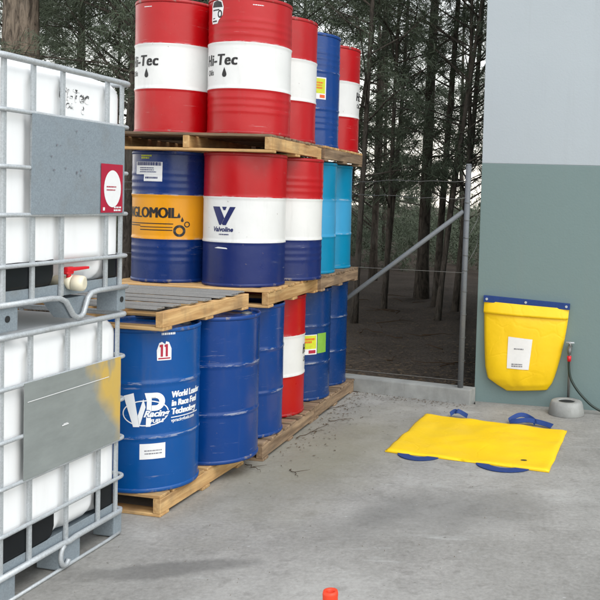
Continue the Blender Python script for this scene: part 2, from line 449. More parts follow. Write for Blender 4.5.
# ------------------------------------------------------------ ground
def kerb_y(x): return 7.327 - 0.36 * x          # front line of the kerb
bm = bmesh.new()
pts = [(-30, -30), (30, -30), (30, 7.5), (0.26, 7.5), (0.26, 7.28), (0.20, kerb_y(0.20) + 0.06), (-30, kerb_y(-30) + 0.06)]
bm.faces.new([bm.verts.new((x, y, 0)) for x, y in pts])
tag(obj('concrete_yard', bm, M['concrete']), 'grey stained concrete yard under the drums, mat and cone', 'yard', kind='structure')

bm = bmesh.new()
xs = [-200, -120, -70, -40, -28] + sorted([-20 + i * 0.5 for i in range(61)] + [0.205, 0.235]) + [16, 24, 40, 70, 120, 200]
ys = [-200, -60, -20, 0, 5, 6.5] + [7.1 + i * 0.15 for i in range(40)] + [13.1 + i * 0.45 for i in range(36)] + [32, 38, 48, 70, 110, 200]
grid = []
for y in ys:
    row = []
    for x in xs:
        z = -0.02
        k = y - kerb_y(max(-30, min(x, 0.5)))
        if k > 0.10 and x < 0.22:
            f = min(1, (k - 0.12) / 1.2)
            z = 0.045 + f * (0.05 * noise.noise(Vector((x * 0.6, y * 0.6, 0))) + 0.03 * noise.noise(Vector((x * 2, y * 2, 3))))
        row.append(bm.verts.new((x, y, z)))
    grid.append(row)
for j in range(len(ys) - 1):
    for i in range(len(xs) - 1):
        f = bm.faces.new((grid[j][i], grid[j][i + 1], grid[j + 1][i + 1], grid[j + 1][i])); f.smooth = True
tag(obj('forest_floor', bm, M['soil']), 'dark brown litter covered soil under the trees', 'soil', kind='structure')

# kerb: a low concrete upstand in cast lengths
kang = math.atan(-0.36)
kr = thing('kerb', 'low grey concrete kerb between the yard and the trees', 'kerb', (0.215, kerb_y(0.215), 0), kang)
tag(kr, kind='structure')
for i in range(7):
    bm = bmesh.new(); L = 2.4
    box(bm, -L * (i + 1) + 0.004, -L * i - 0.004, 0, 0.15, -0.03, 0.125, 0.008, 2)
    obj('kerb_length', bm, M['kerb'], kr)

# ------------------------------------------------------------ building
WA = R_(-11.5)
wall_root = thing('building', 'plain rendered building, pale blue grey above and grey green below', 'building', (0.252, 7.40, 0), WA)
bm = bmesh.new(); box(bm, 0, 14, 0, 9, -0.02, 2.062, 0.006, 2); obj('lower_wall', bm, M['wall_lo'], wall_root)
bm = bmesh.new(); box(bm, 0.001, 14, 0.001, 9, 2.062, 6.5, 0.006, 2); obj('upper_wall', bm, M['wall_hi'], wall_root)
bm = bmesh.new(); box(bm, -0.15, 14.2, -0.15, 9.2, 6.5, 6.62, 0.01); obj('roof', bm, M['slat'], wall_root)

# ------------------------------------------------------------ drums
DR, DH, PAL = 0.2735, 0.885, 0.117
HOOPS = (0.297, 0.590)

class Drum:
    def __init__(s, x, y, z, cols, label, ribbed=True, seed=0, group='oil drums stacked on pallets', dent=0.0026):
        g = math.atan2(-x, y)
        s.root = thing('oil_drum', label, 'drum', (x, y, z), g, group)
        s.seed, s.ribbed, s.dent, s.lift = seed * 13.7, ribbed, dent, 0.0
        bm = bmesh.new()
        zs = [0.012 + i * (DH - 0.024) / 92 for i in range(93)]
        idx = lambda z: 0 if z > HOOPS[1] else (1 if z > HOOPS[0] else 2)
        lathe(bm, [(DR, z) for z in zs], 72, fn=lambda a, z: s.dr(a, z), mat=idx)
        s.body = obj('body', bm, [M[c] for c in cols], s.root)
        def chime(zc, mt):
            b2 = bmesh.new()
            prof = [(DR - 0.006, zc - 0.011), (DR + 0.001, zc - 0.012), (DR + 0.004, zc - 0.006), (DR + 0.0045, zc), (DR + 0.004, zc + 0.006), (DR + 0.001, zc + 0.012), (DR - 0.006, zc + 0.011), (DR - 0.007, zc), (DR - 0.006, zc - 0.011)]
            lathe(b2, prof, 64)
            return b2
        obj('chime', chime(0.012, 0), M['rim_' + cols[2]], s.root)
        top = obj('chime', chime(DH - 0.012, 0), M['rim_' + cols[0]], s.root)
        b2 = bmesh.new(); lathe(b2, [(DR - 0.006, DH - 0.02), (DR - 0.03, DH - 0.021), (0.1, DH - 0.019), (0.0005, DH - 0.018)], 48)
        lid = obj('lid', b2, M[cols[0]], s.root)
        for (bx, by, br) in ((0.19, 0.04, 0.034), (-0.17, -0.08, 0.018)):
            b2 = bmesh.new(); lathe(b2, [(br, 0), (br, 0.008), (br * 0.8, 0.011), (br * 0.5, 0.006), (0.0005, 0.006)], 16)
            obj('bung', b2, M['steel_dull'], lid, loc=(bx, by, DH - 0.02))
    def dr(s, a, z):
        r = 0.0
        for h in HOOPS:
            d = abs(z - h)
            if d < 0.016: r += 0.0046 * (0.5 + 0.5 * math.cos(math.pi * d / 0.016))
        if s.ribbed:
            for c0 in (0.645, 0.690, 0.735, 0.150, 0.195, 0.240):
                d = abs(z - c0)
                if d < 0.018: r += 0.0022 * (0.5 + 0.5 * math.cos(math.pi * d / 0.018))
        n = noise.noise(Vector((math.sin(a) * 1.5 + s.seed, math.cos(a) * 1.5, z * 3)))
        n2 = noise.noise(Vector((math.sin(a) * 5 + s.seed, math.cos(a) * 5, z * 8)))
        return r + s.dent * (n + 0.35 * n2)
    def wrap(s, name, bm, mt, s0, z0, off=0.0012, parent=None):
        """bend a flat drawing (x = arc length, y = up) round the drum; s0 = arc offset from the camera side"""
        z0 += s.lift
        if bm.verts:
            lo = min(v.co.x for v in bm.verts); hi = max(v.co.x for v in bm.verts); x = lo + 0.01
            while x < hi:
                bmesh.ops.bisect_plane(bm, geom=bm.verts[:] + bm.edges[:] + bm.faces[:], plane_co=(x, 0, 0), plane_no=(1, 0, 0)); x += 0.01
            lo = min(v.co.y for v in bm.verts); hi = max(v.co.y for v in bm.verts); y = lo + 0.008
            if hi - lo > 0.05:
                while y < hi:
                    bmesh.ops.bisect_plane(bm, geom=bm.verts[:] + bm.edges[:] + bm.faces[:], plane_co=(0, y, 0), plane_no=(0, 1, 0)); y += 0.008
        for v in bm.verts:
            a = (s0 + v.co.x) / DR; z = z0 + v.co.y; r = DR + s.dr(a, z) + off + v.co.z
            v.co = Vector((r * math.sin(a), -r * math.cos(a), z))
        for f in bm.faces: f.smooth = True
        return obj(name, bm, mt, parent or s.root)

def text_bm(txt, size, bold=0.0, shear=0.0, sx=1.0, align='CENTER', space=1.0, fat=0.0):
    cu = bpy.data.curves.new('lettering', 'FONT'); cu.body = txt; cu.size = size; cu.offset = bold; cu.shear = shear
    cu.align_x = align; cu.align_y = 'CENTER'; cu.space_character = space; cu.resolution_u = 3
    o = bpy.data.objects.new('lettering', cu); C.objects.link(o)
    bpy.context.view_layer.update()
    me = bpy.data.meshes.new_from_object(o.evaluated_get(bpy.context.evaluated_depsgraph_get()))
    bm = bmesh.new(); bm.from_mesh(me)
    for v in bm.verts: v.co.x *= sx
    if fat:
        src = bm.verts[:] + bm.edges[:] + bm.faces[:]
        for q in (1, 2):
            g = bmesh.ops.duplicate(bm, geom=src)
            for e in g['geom']:
                if isinstance(e, bmesh.types.BMVert): e.co.x += fat * q / 2; e.co.z += 0.0003 * q
    bpy.data.objects.remove(o); bpy.data.curves.remove(cu); bpy.data.meshes.remove(me)
    return bm

def rect(bm, x0, x1, y0, y1, z=0.0):
    bm.faces.new([bm.verts.new(p) for p in ((x0, y0, z), (x1, y0, z), (x1, y1, z), (x0, y1, z))])

def poly(bm, pts, z=0.0):
    bm.faces.new([bm.verts.new((p[0], p[1], z)) for p in pts])

def ring(bm, cx, cy, rx, ry, wid, seg=36, z=0.0, a0=0.0, a1=360.0):
    vs = []
    full = (a1 - a0) >= 359.9; n = seg if full else seg + 1
    for k in range(n):
        a = R_(a0 + (a1 - a0) * k / seg)
        vs.append((bm.verts.new((cx + (rx - wid) * math.cos(a), cy + (ry - wid) * math.sin(a), z)), bm.verts.new((cx + rx * math.cos(a), cy + ry * math.sin(a), z))))
    for k in range(seg):
        A, B = vs[k], vs[(k + 1) % n]
        bm.faces.new((A[0], A[1], B[1], B[0]))

def disc(bm, cx, cy, rx, ry, seg=28, z=0.0):
    bm.faces.new([bm.verts.new((cx + rx * math.cos(2 * math.pi * k / seg), cy + ry * math.sin(2 * math.pi * k / seg), z)) for k in range(seg)])

def drop(bm, cx, cy, h):
    pts = [(0, 0.55), (0.14, 0.22), (0.26, -0.08), (0.28, -0.26), (0.18, -0.42), (0, -0.48), (-0.18, -0.42), (-0.28, -0.26), (-0.26, -0.08), (-0.14, 0.22)]
    poly(bm, [(cx + x * h, cy + y * h) for x, y in reversed(pts)])

def print_rows(bm, x0, x1, y0, y1, n, r, fill=0.5):
    """rows of unreadably small print"""
    h = (y1 - y0) / n
    for i in range(n):
        x = x0 + r.random() * 0.004; y = y1 - (i + 0.7) * h
        end = x1 - r.random() * (x1 - x0) * 0.35
        while x < end:
            wl = 0.003 + r.random() * 0.010
            rect(bm, x, min(x + wl, end), y, y + h * fill, 0.0); x += wl + 0.0025

Z0, Z1, Z2 = PAL, 2 * PAL + DH, 3 * PAL + 2 * DH

# bottom layer
d_vp = Drum(-1.668, 4.792, Z0, ('vpblue',) * 3, 'bright blue drum with white VP Racing lettering, nearest on the front pallet', False, 1)
d_b2 = Drum(-1.440, 5.297, Z0, ('blue',) * 3, 'plain blue drum directly behind the lettered bright blue drum on the front pallet', False, 2)
d_b3 = Drum(-1.395, 5.850, Z0, ('blue',) * 3, 'plain blue drum at floor level just left of the red and white drum', False, 3)
d_rd = Drum(-1.342, 6.403, Z0, ('red', 'white', 'red'), 'red drum with white band at floor level among the blue drums', False, 4)
d_b5 = Drum(-1.225, 6.943, Z0, ('blue2',) * 3, 'blue drum with yellow and green stickers on the floor pallet', False, 5)
d_b6 = Drum(-1.157, 7.495, Z0, ('blue2',) * 3, 'plain blue drum farthest back on the floor pallets beside the kerb', False, 6)
# middle layer
d_an = Drum(-1.945, 6.030, Z1, ('navy2', 'yellow', 'navy2'), 'navy drum with yellow band lettered ANGLOMOIL on the middle pallets', True, 7)
d_va = Drum(-1.407, 5.880, Z1, ('red', 'white', 'navy'), 'red, white and navy drum with large V emblem on the middle pallets', False, 8)
d_rw = Drum(-1.235, 6.412, Z1, ('red', 'white', 'navy'), 'red, white and navy drum half hidden behind the V emblem drum', True, 9)
d_c1 = Drum(-1.208, 6.970, Z1, ('cyan', 'sky_blue', 'cyan'), 'cyan drum on the middle pallets next to the red, white and navy drums', False, 10)
d_c2 = Drum(-1.145, 7.524, Z1, ('cyan', 'sky_blue', 'cyan'), 'cyan drum at the far right end of the middle pallets', False, 11)
# top layer
d_ha = Drum(-1.930, 6.010, Z2, ('red', 'white', 'red'), 'leftmost red and white drum lettered Hi-Tec on the top pallet', False, 12)
d_hb = Drum(-1.390, 5.870, Z2, ('red', 'white', 'red'), 'ribbed red and white Hi-Tec drum with round sticker at the front corner of top pallet', True, 13)
d_hc = Drum(-1.305, 6.425, Z2, ('red', 'white', 'red'), 'red drum with plain white band between the Hi-Tec drum and the blue drum on top', False, 14)
d_hd = Drum(-1.205, 6.978, Z2, ('blue',) * 3, 'blue drum with yellow label, the only blue one on the top pallets', True, 15)
d_he = Drum(-1.102, 7.530, Z2, ('red', 'white', 'red'), 'red and white drum at the far right end of the top pallets', False, 16)

# --- VP drum print
d_vp.lift = 0.028
bm = bmesh.new(); ring(bm, 0, 0, 0.120, 0.070, 0.006, 48)
d_vp.wrap('logo_oval', bm, M['white_ink'], -0.015, 0.405)
bm = bmesh.new()
poly(bm, [(-0.115, 0.088), (-0.062, 0.104), (-0.030, -0.078), (-0.062, -0.078)])
poly(bm, [(-0.0295, -0.074), (-0.0395, -0.018), (-0.012, 0.072), (0.000, 0.028)])
d_vp.wrap('letter_v', bm, M['white_ink'], -0.015, 0.410, 0.0018)
bm = bmesh.new()
poly(bm, [(-0.006, 0.104), (0.030, 0.104), (0.030, 0.072), (0.026, -0.078), (0.002, -0.078), (0.006, 0.060)])
poly(bm, [(0.0302, 0.104), (0.050, 0.104), (0.050, 0.074), (0.0302, 0.074)])
poly(bm, [(0.0300, 0.036), (0.050, 0.036), (0.050, 0.006), (0.0292, 0.006)])
ring(bm, 0.0502, 0.055, 0.048, 0.049, 0.030, 20, 0.0, -90, 90)
d_vp.wrap('letter_p', bm, M['white_ink'], -0.015, 0.410, 0.0018)
d_vp.wrap('lettering_outline', text_bm('Racing', 0.048, 0.0050, 0.35), M['vpblue'], 0.036, 0.400, 0.0026)  # wider blue print behind the white script
d_vp.wrap('lettering', text_bm('Racing', 0.048, 0.0012, 0.35, fat=0.002), M['white_ink'], 0.036, 0.400, 0.0034)
d_vp.wrap('lettering', text_bm('FUELS', 0.026, 0.001, 0.2), M['white_ink'], 0.042, 0.360, 0.0022)
for i, tx in enumerate(('World Leader', 'in Race Fuel', 'Technology')):
    d_vp.wrap('lettering', text_bm(tx, 0.047, 0.0010, 0.1, 0.80, 'LEFT', fat=0.0035), M['white_ink'], 0.118, 0.492 - i * 0.046, 0.0014)
d_vp.wrap('lettering', text_bm('vpracingfuels.com', 0.026, 0.0006, 0.1, 0.9, 'LEFT'), M['white_ink'], 0.118, 0.352, 0.0014)
bm = bmesh.new(); rect(bm, 0, 0.205, 0, 0.005); d_vp.wrap('underline', bm, M['white_ink'], 0.118, 0.367)
bm = bmesh.new(); poly(bm, [(-0.036, -0.05), (0.040, -0.05), (0.040, 0.012), (0.026, 0.046), (0.010, 0.052), (0.006, 0.036), (-0.012, 0.050), (-0.026, 0.044), (-0.038, 0.006)])
stk = d_vp.wrap('sticker', bm, M['paper'], 0.075, 0.735)
bm = bmesh.new()
for x in (-0.018, 0.008):
    rect(bm, x, x + 0.012, -0.030, 0.036); rect(bm, x - 0.006, x, 0.022, 0.034)
rect(bm, -0.030, 0.034, -0.043, -0.036)
d_vp.wrap('sticker_print', bm, M['red_ink'], 0.075, 0.735, 0.0022, stk)
bm = bmesh.new(); rect(bm, -0.068, 0.064, -0.040, 0.044); lb = d_vp.wrap('paper_label', bm, M['paper'], 0.025, 0.195)
bm = bmesh.new(); print_rows(bm, -0.045, 0.05, -0.018, 0.014, 2, rnd, 0.4); d_vp.wrap('label_print', bm, M['grey_ink'], 0.025, 0.195, 0.0022, lb)
bm = bmesh.new(); print_rows(bm, -0.03, 0.05, -0.01, 0.01, 1, rnd, 0.6); d_vp.wrap('white_mark', bm, M['white_ink'], 0.09, 0.825)

# --- ANGLOMOIL
d_an.wrap('lettering', text_bm('ANGLOMOIL', 0.100, 0.0, 0.0, 0.80, 'RIGHT', fat=0.010), M['ink'], 0.020, 0.468)
bm = bmesh.new()
ring(bm, 0.040, 0.352, 0.040, 0.040, 0.017, 28)
ring(bm, 0.090, 0.396, 0.020, 0.020, 0.007, 22)
drop(bm, 0.036, 0.455, 0.036); drop(bm, 0.058, 0.428, 0.034)
d_an.wrap('gear_emblem', bm, M['ink'], 0.0, 0.0)
bm = bmesh.new(); rect(bm, -0.40, 0.0, 0.395, 0.401); rect(bm, -0.24, -0.005, 0.372, 0.377); rect(bm, -0.24, -0.005, 0.352, 0.358); rect(bm, -0.40, -0.24, 0.380, 0.386)
d_an.wrap('emblem_lines', bm, M['ink'], 0.0, 0.0)
bm = bmesh.new(); rect(bm, -0.290, -0.075, 0.725, 0.810); rect(bm, -0.21, -0.075, 0.680, 0.725)
lb = d_an.wrap('paper_label', bm, M['paper'], 0, 0)
bm = bmesh.new(); print_rows(bm, -0.28, -0.08, 0.775, 0.808, 1, rnd, 0.7); print_rows(bm, -0.25, -0.11, 0.735, 0.775, 3, rnd, 0.5); print_rows(bm, -0.20, -0.09, 0.69, 0.715, 1, rnd, 0.5)
d_an.wrap('label_print', bm, M['navy_ink'], 0, 0, 0.0022, lb)
bm = bmesh.new(); print_rows(bm, -0.24, -0.14, 0.826, 0.856, 2, rnd, 0.7); d_an.wrap('brand_print', bm, M['lime'], 0, 0)

# --- V emblem drum
bm = bmesh.new()
poly(bm, [(-0.080, 0.062), (-0.022, 0.062), (0.014, -0.012), (-0.010, -0.058), (-0.022, -0.058)])
poly(bm, [(-0.004, -0.050), (0.052, 0.062), (0.090, 0.062), (0.026, -0.058), (0.004, -0.058)])
poly(bm, [(-0.004, 0.062), (0.030, 0.062), (0.020, 0.040), (0.006, 0.040)])
d_va.wrap('v_emblem', bm, M['navy_ink'], -0.150, 0.465)
d_va.wrap('lettering', text_bm('Valvoline', 0.042, 0.0016, 0.25, 0.95), M['navy_ink'], -0.150, 0.378)
bm = bmesh.new(); print_rows(bm, -0.04, 0.04, -0.008, 0.008, 1, rnd, 0.5); d_va.wrap('small_print', bm, M['navy_ink'], -0.135, 0.345)
bm = bmesh.new(); poly(bm, [(-0.03, 0), (0.0, 0.008), (0.06, 0.004), (0.07, -0.004), (0.0, -0.002)]); d_va.wrap('scuff', bm, M['white_ink'], -0.18, 0.255, 0.0006)

# --- Hi-Tec drums
def hitec(d, s0, z=0.475):
    d.wrap('lettering', text_bm('Hi-Tec', 0.100, 0.0012, 0.12, 0.92, 'RIGHT', 1.12, fat=0.008), M['ink'], s0, z)
    d.wrap('small_lettering', text_bm('Oils', 0.050, 0.0008, 0.1, 1.0, 'RIGHT'), M['ink'], s0 - 0.185, z - 0.078)
    b = bmesh.new(); drop(b, s0 - 0.085, z - 0.080, 0.062); d.wrap('oil_drop', b, M['ink'], 0, 0)
hitec(d_ha, -0.128); hitec(d_hb, -0.088); hitec(d_he, 0.575); hitec(d_rd, 0.605)
bm = bmesh.new()
poly(bm, [(-0.060, 0.055), (-0.045, 0.085), (0.0, 0.095), (0.045, 0.080), (0.058, 0.040), (0.050, -0.010), (0.020, -0.040), (0.005, -0.062), (-0.052, -0.062), (-0.060, -0.02)][::-1])
stk = d_hb.wrap('sticker', bm, M['paper'], -0.245, 0.775)
bm = bmesh.new(); poly(bm, [(-0.052, 0.046), (-0.038, 0.078), (0.0, 0.086), (0.038, 0.074), (0.050, 0.040)][::-1]); ring(bm, 0.026, -0.002, 0.020, 0.026, 0.010, 18); rect(bm, -0.045, 0.0, -0.050, -0.042); rect(bm, -0.045, -0.02, -0.030, -0.024); rect(bm, -0.045, 0.02, 0.022, 0.030)
d_hb.wrap('sticker_print', bm, M['ink'], -0.245, 0.775, 0.0022, stk)
for d, s0 in ((d_hb, 0.06), (d_hc, 0.02), (d_ha, -0.19)):
    bm = bmesh.new(); print_rows(bm, -0.05, 0.03, -0.006, 0.006, 1, rnd, 0.45); d.wrap('white_mark', bm, M['white_ink'], s0, 0.832)

# --- blue drum labels
bm = bmesh.new(); rect(bm, -0.055, 0.055, -0.085, 0.085); lb = d_hd.wrap('sticker', bm, M['paper'], 0.115, 0.455)
bm = bmesh.new(); rect(bm, -0.048, 0.046, -0.040, 0.076); pn = d_hd.wrap('sticker_panel', bm, M['lime'], 0.115, 0.455, 0.002, lb)
bm = bmesh.new(); print_rows(bm, -0.040, 0.040, -0.01, 0.05, 3, rnd, 0.6); rect(bm, 0.0, 0.044, -0.074, -0.050); d_hd.wrap('sticker_print', bm, M['orange'], 0.115, 0.455, 0.0028, lb)
bm = bmesh.new(); rect(bm, -0.072, 0.072, -0.075, 0.082); lb = d_b5.wrap('sticker', bm, M['paper'], 0.10, 0.445)
bm = bmesh.new(); rect(bm, -0.068, 0.066, -0.030, 0.076); d_b5.wrap('sticker_panel', bm, M['lime'], 0.10, 0.445, 0.002, lb)
bm = bmesh.new(); print_rows(bm, -0.050, 0.060, 0.010, 0.055, 2, rnd, 0.7); d_b5.wrap('sticker_print', bm, M['orange'], 0.10, 0.445, 0.0028, lb)
bm = bmesh.new(); rect(bm, 0.0, 0.06, -0.066, -0.040); d_b5.wrap('sticker_print', bm, M['red_ink'], 0.10, 0.445, 0.0028, lb)
bm = bmesh.new(); rect(bm, -0.04, 0.06, -0.075, 0.082); d_b5.wrap('sticker', bm, M['green'], 0.218, 0.45)
for d in (d_hd,):
    for z in (0.80, 0.76, 0.72, 0.68, 0.21, 0.17, 0.13):
        bm = bmesh.new(); print_rows(bm, -0.02, 0.02, -0.004, 0.004, 1, rnd, 0.6); d.wrap('white_mark', bm, M['white_ink'], -0.02, z)  # short white dashes in rows up the drum

# ------------------------------------------------------------ pallets
_board = {}
def board(name, lx, ly, lz, mt, parent, loc, rz=0.0, var=0):
    key = (name, round(lx, 3), round(ly, 3), round(lz, 3), mt.name, var)
    if key not in _board:
        bm = bmesh.new(); box(bm, -lx / 2, lx / 2, -ly / 2, ly / 2, -lz / 2, lz / 2, min(0.003, lz / 5))
        me = bpy.data.meshes.new(name); bm.to_mesh(me); bm.free(); me.materials.append(mt); _board[key] = me
    o = link(name, _board[key], parent); o.location = loc; o.rotation_euler = (0, 0, rz)
    return o

def pallet(label, corner, z, ang, L=1.06, Wd=1.165, deck='wood', bear='wood', ndeck=8, rr=None, mslat=False):
    """corner = near right corner; local x to the right (ends at 0), local y away from the camera"""
    r = random.Random(rr)
    root = thing('pallet', label, 'pallet', (corner[0], corner[1], z), R_(-ang), 'pallets under the drum stacks')
    t, hb = 0.018, PAL - 0.036
    for i, x in enumerate((-0.024, -Wd / 2, -Wd + 0.024)):
        board('bearer', L, 0.045, hb, M[bear], root, (x, L / 2, t + hb / 2), R_(90))
    for i, y in enumerate((0.048, L / 2, L - 0.048)):
        board('bottom_board', Wd, 0.092, t, M[bear], root, (-Wd / 2 + r.uniform(-.004, .004), y, t / 2), 0)
    n = ndeck; wd = 0.098
    for i in range(n):
        y = wd / 2 + i * (L - wd) / (n - 1)
        if mslat:
            bm = bmesh.new(); w2 = 0.043
            pr = [(-w2, 0.001), (-w2 + 0.005, 0.008), (-0.010, 0.009), (-0.005, 0.004), (0.005, 0.004), (0.010, 0.009), (w2 - 0.005, 0.008), (w2, 0.001), (w2 - 0.002, -0.002), (-w2 + 0.002, -0.002)]
            x0, x1 = -Wd - r.uniform(0, .01), 0.002 + r.uniform(-0.05, 0.0)
            A = [bm.verts.new((x0, yy, zz)) for yy, zz in pr]; B = [bm.verts.new((x1 + r.uniform(-.004, .004), yy, zz)) for yy, zz in pr]
            for k in range(len(pr)): bm.faces.new((A[k], A[(k + 1) % len(pr)], B[(k + 1) % len(pr)], B[k]))
            bm.faces.new(A); bm.faces.new(list(reversed(B))); bmesh.ops.recalc_face_normals(bm, faces=bm.faces[:])
            o = obj('slat', bm, M['slat'], root, loc=(0, y, PAL - t / 2 + r.uniform(-.0005, .003)), rot=(0, r.uniform(-.004, .004), r.uniform(-.012, .012)))
        else:
            board('deck_board', Wd, wd, t, M[deck], root, (-Wd / 2 + r.uniform(-.006, .006), y, PAL - t / 2), r.uniform(-.004, .004))
    return root

ANG = 9.2
sa, ca_ = math.sin(R_(ANG)), math.cos(R_(ANG))
P2 = (-1.172, 5.510)
P3 = (P2[0] + sa * 1.075, P2[1] + ca_ * 1.075)
pallet('pale new timber pallet on the concrete under the lettered bright blue drum', (-1.492, 4.490), 0, 12.5, L=0.98, Wd=1.1, rr=1)
pallet('weathered timber pallet on the concrete under the red and white floor drum', P2, 0, ANG, deck='wood_old', bear='wood_old', rr=2)
pallet('weathered timber pallet on the concrete farthest back beside the kerb', P3, 0, ANG + 0.6, deck='wood_old', bear='wood_old', rr=3)
pallet('empty pallet with grey steel slat deck lying on the bright blue drum', (-1.480, 4.455), PAL + DH, 12.0, L=1.02, Wd=1.1, rr=4, ndeck=7, mslat=True)
pallet('yellowish timber pallet under the V emblem drum in the middle layer', (P2[0] + 0.015, P2[1] + 0.005), PAL + DH, ANG - 0.8, L=1.06, rr=5)
pallet('brown timber pallet under the two cyan drums', (P3[0] + 0.022, P3[1] + 0.01), PAL + DH, ANG, deck='wood_old', bear='wood_old', rr=6)
pallet('timber pallet under the two lettered Hi-Tec drums in the top layer', (P2[0] + 0.012, P2[1] + 0.01), 2 * (PAL + DH), ANG - 0.4, deck='wood_old', bear='wood', rr=7)
pallet('timber pallet under the blue drum in the top layer', (P3[0] + 0.028, P3[1] + 0.015), 2 * (PAL + DH), ANG + 0.4, deck='wood', bear='wood_old', rr=8)

# ------------------------------------------------------------ bulk containers
FH = 1.13
def ibc(label, loc, ang, bars, upper):
    """local x: 0 at right end of the plated face, negative to the left; local y: away behind the face; face plane y = 0"""
    Wf, D, CX = 0.88, 1.1, 0.405
    root = thing('bulk_container', label, 'container', loc, ang, 'caged bulk liquid containers')
    # --- bottle: rounded plan swept up, with shallow pillow grooves at the bars
    bm = bmesh.new(); zb, zt = 0.155, (1.128 if upper else 1.112)
    x0, x1, y0, y1 = -Wf + 0.012, -0.010, 0.020, D - 0.02
    plan = []; rc = 0.075
    def arc(cx, cy, a0):
        return [(cx + rc * math.cos(R_(a0 + k * 15)), cy + rc * math.sin(R_(a0 + k * 15))) for k in range(7)]
    def seg(a, b, n): return [(a[0] + (b[0] - a[0]) * k / n, a[1] + (b[1] - a[1]) * k / n) for k in range(1, n)]
    c1, c2, c3, c4 = arc(x0 + rc, y0 + rc, 180), arc(x1 - rc, y0 + rc, 270), arc(x1 - rc, y1 - rc, 0), arc(x0 + rc, y1 - rc, 90)
    plan = c1 + seg(c1[-1], c2[0], 60) + c2 + seg(c2[-1], c3[0], 60) + c3 + seg(c3[-1], c4[0], 12) + c4 + seg(c4[-1], c1[0], 12)
    cx, cy = (x0 + x1) / 2, (y0 + y1) / 2
    nz = 44; rings = []
    for j in range(nz + 1):
        z = zb + (zt - zb) * j / nz
        e = 0.0
        for dz in (z - zb, zt - z):
            if dz < 0.085: e = max(e, 0.085 - math.sqrt(max(0, 0.085 ** 2 - (0.085 - dz) ** 2)))
        row = []
        for (px, py) in plan:
            k = 1 - e / 0.5; x = cx + (px - cx) * k; y = cy + (py - cy) * k
            g = 0.0
            fade = max(0.0, min(1.0, (z - zb - 0.14) / 0.05)) * max(0.0, min(1.0, (zt - z - 0.05) / 0.06))
            if abs(py - y0) < 0.002:
                for ub in bars:
                    dd = abs(px + ub)
                    if dd < 0.05: g = max(g, 0.014 * (0.5 + 0.5 * math.cos(math.pi * dd / 0.05)))
                # moulded valve bay
                if upper and abs(px + 0.35) < 0.165 and z < 0.285: g = max(g, 0.05 * min(1, (0.165 - abs(px + 0.35)) / 0.02) * min(1, (0.285 - z) / 0.04))
                y += g * (1 if z < 0.34 else fade)
            if abs(px - x1) < 0.002:
                for vb in (0.15, 0.4, 0.65, 0.9):
                    dd = abs(py - vb)
                    if dd < 0.05: g = max(g, 0.012 * (0.5 + 0.5 * math.cos(math.pi * dd / 0.05)))
                x -= g * fade
            row.append(bm.verts.new((x, y, z)))
        rings.append(row)
    n = len(plan)
    for j in range(nz):
        for k in range(n):
            f = bm.faces.new((rings[j][k], rings[j][(k + 1) % n], rings[j + 1][(k + 1) % n], rings[j + 1][k])); f.smooth = True
    bm.faces.new(list(reversed(rings[0]))); bm.faces.new(rings[-1])
    obj('bottle', bm, M['hdpe'], root)
    # filler cap
    bm = bmesh.new(); lathe(bm, [(0.09, 0), (0.09, 0.025), (0.08, 0.035), (0.0005, 0.035)], 24)
    obj('filler_cap', bm, M['rubber_hole_dark'], root, loc=(-Wf / 2, D / 2, zt - 0.002))
    # dark oil left in the bottom, seen through the plastic either side of the valve bay
    r = random.Random(5 if upper else 9)
    def oil(xa, xb, wavy, side=False):
        b = bmesh.new(); N = 26; lo, hi = [], []
        for k in range(N + 1):
            x = xa + (xb - xa) * k / N
            tt = 0.285 + (wavy * noise.noise(Vector((x * 9, 4, 0))) + wavy * 0.5 * noise.noise(Vector((x * 23, 9, 0))))
            edge = min(k, N - k) / N * abs(xb - xa)
            rr_ = max(0, 0.05 - edge); zl = 0.172 + (0.05 - math.sqrt(max(0, 0.05 ** 2 - rr_ ** 2)))
            y = y0 - 0.004
            if x > x1 - rc: y = y0 + rc - math.sqrt(max(0, (rc + 0.004) ** 2 - (x - (x1 - rc)) ** 2))
            lo.append((x, y, zl)); hi.append((x, y, tt))
        rows = 8
        g = [[b.verts.new((l[0], l[1], l[2] + (h[2] - l[2]) * q / rows)) for l, h in zip(lo, hi)] for q in range(rows + 1)]
        for q in range(rows):
            for k in range(N):
                f = b.faces.new((g[q][k], g[q][k + 1], g[q + 1][k + 1], g[q + 1][k])); f.smooth = True
        bmesh.ops.solidify(b, geom=b.faces[:], thickness=0.003)
        obj('oil_residue', b, M['oil'], root)
    oil(-Wf + 0.02, -0.525 if upper else -0.50, 0.004 if upper else 0.016)
    oil(-0.175 if upper else -0.215, -0.0115, 0.004 if upper else 0.016)
    # --- cage
    def rail(z, rad=0.0095, name='cage_rail'):
        b = bmesh.new(); q = 0.05
        path = []
        for (ax, ay, a0) in ((-Wf + q - 0.012, q, 180), (-q + 0.014, q, 270), (-q + 0.014, D - q, 0), (-Wf + q - 0.012, D - q, 90)):
            for k in range(5): path.append((ax + q * math.cos(R_(a0 + k * 22.5)), ay + q * math.sin(R_(a0 + k * 22.5)) - 0.006, z + 0.003 * noise.noise(Vector((ax * 3, ay * 3, z * 5)))))
        tube(b, path, rad, 8, closed=True)
        obj(name, b, M['galv'], root)
    zr = (0.30, 0.495, 0.690, 0.905) if not upper else (0.275, 0.482, 0.680, 0.905)
    for z in zr: rail(z)
    rail(1.118, 0.0135, 'top_rail')
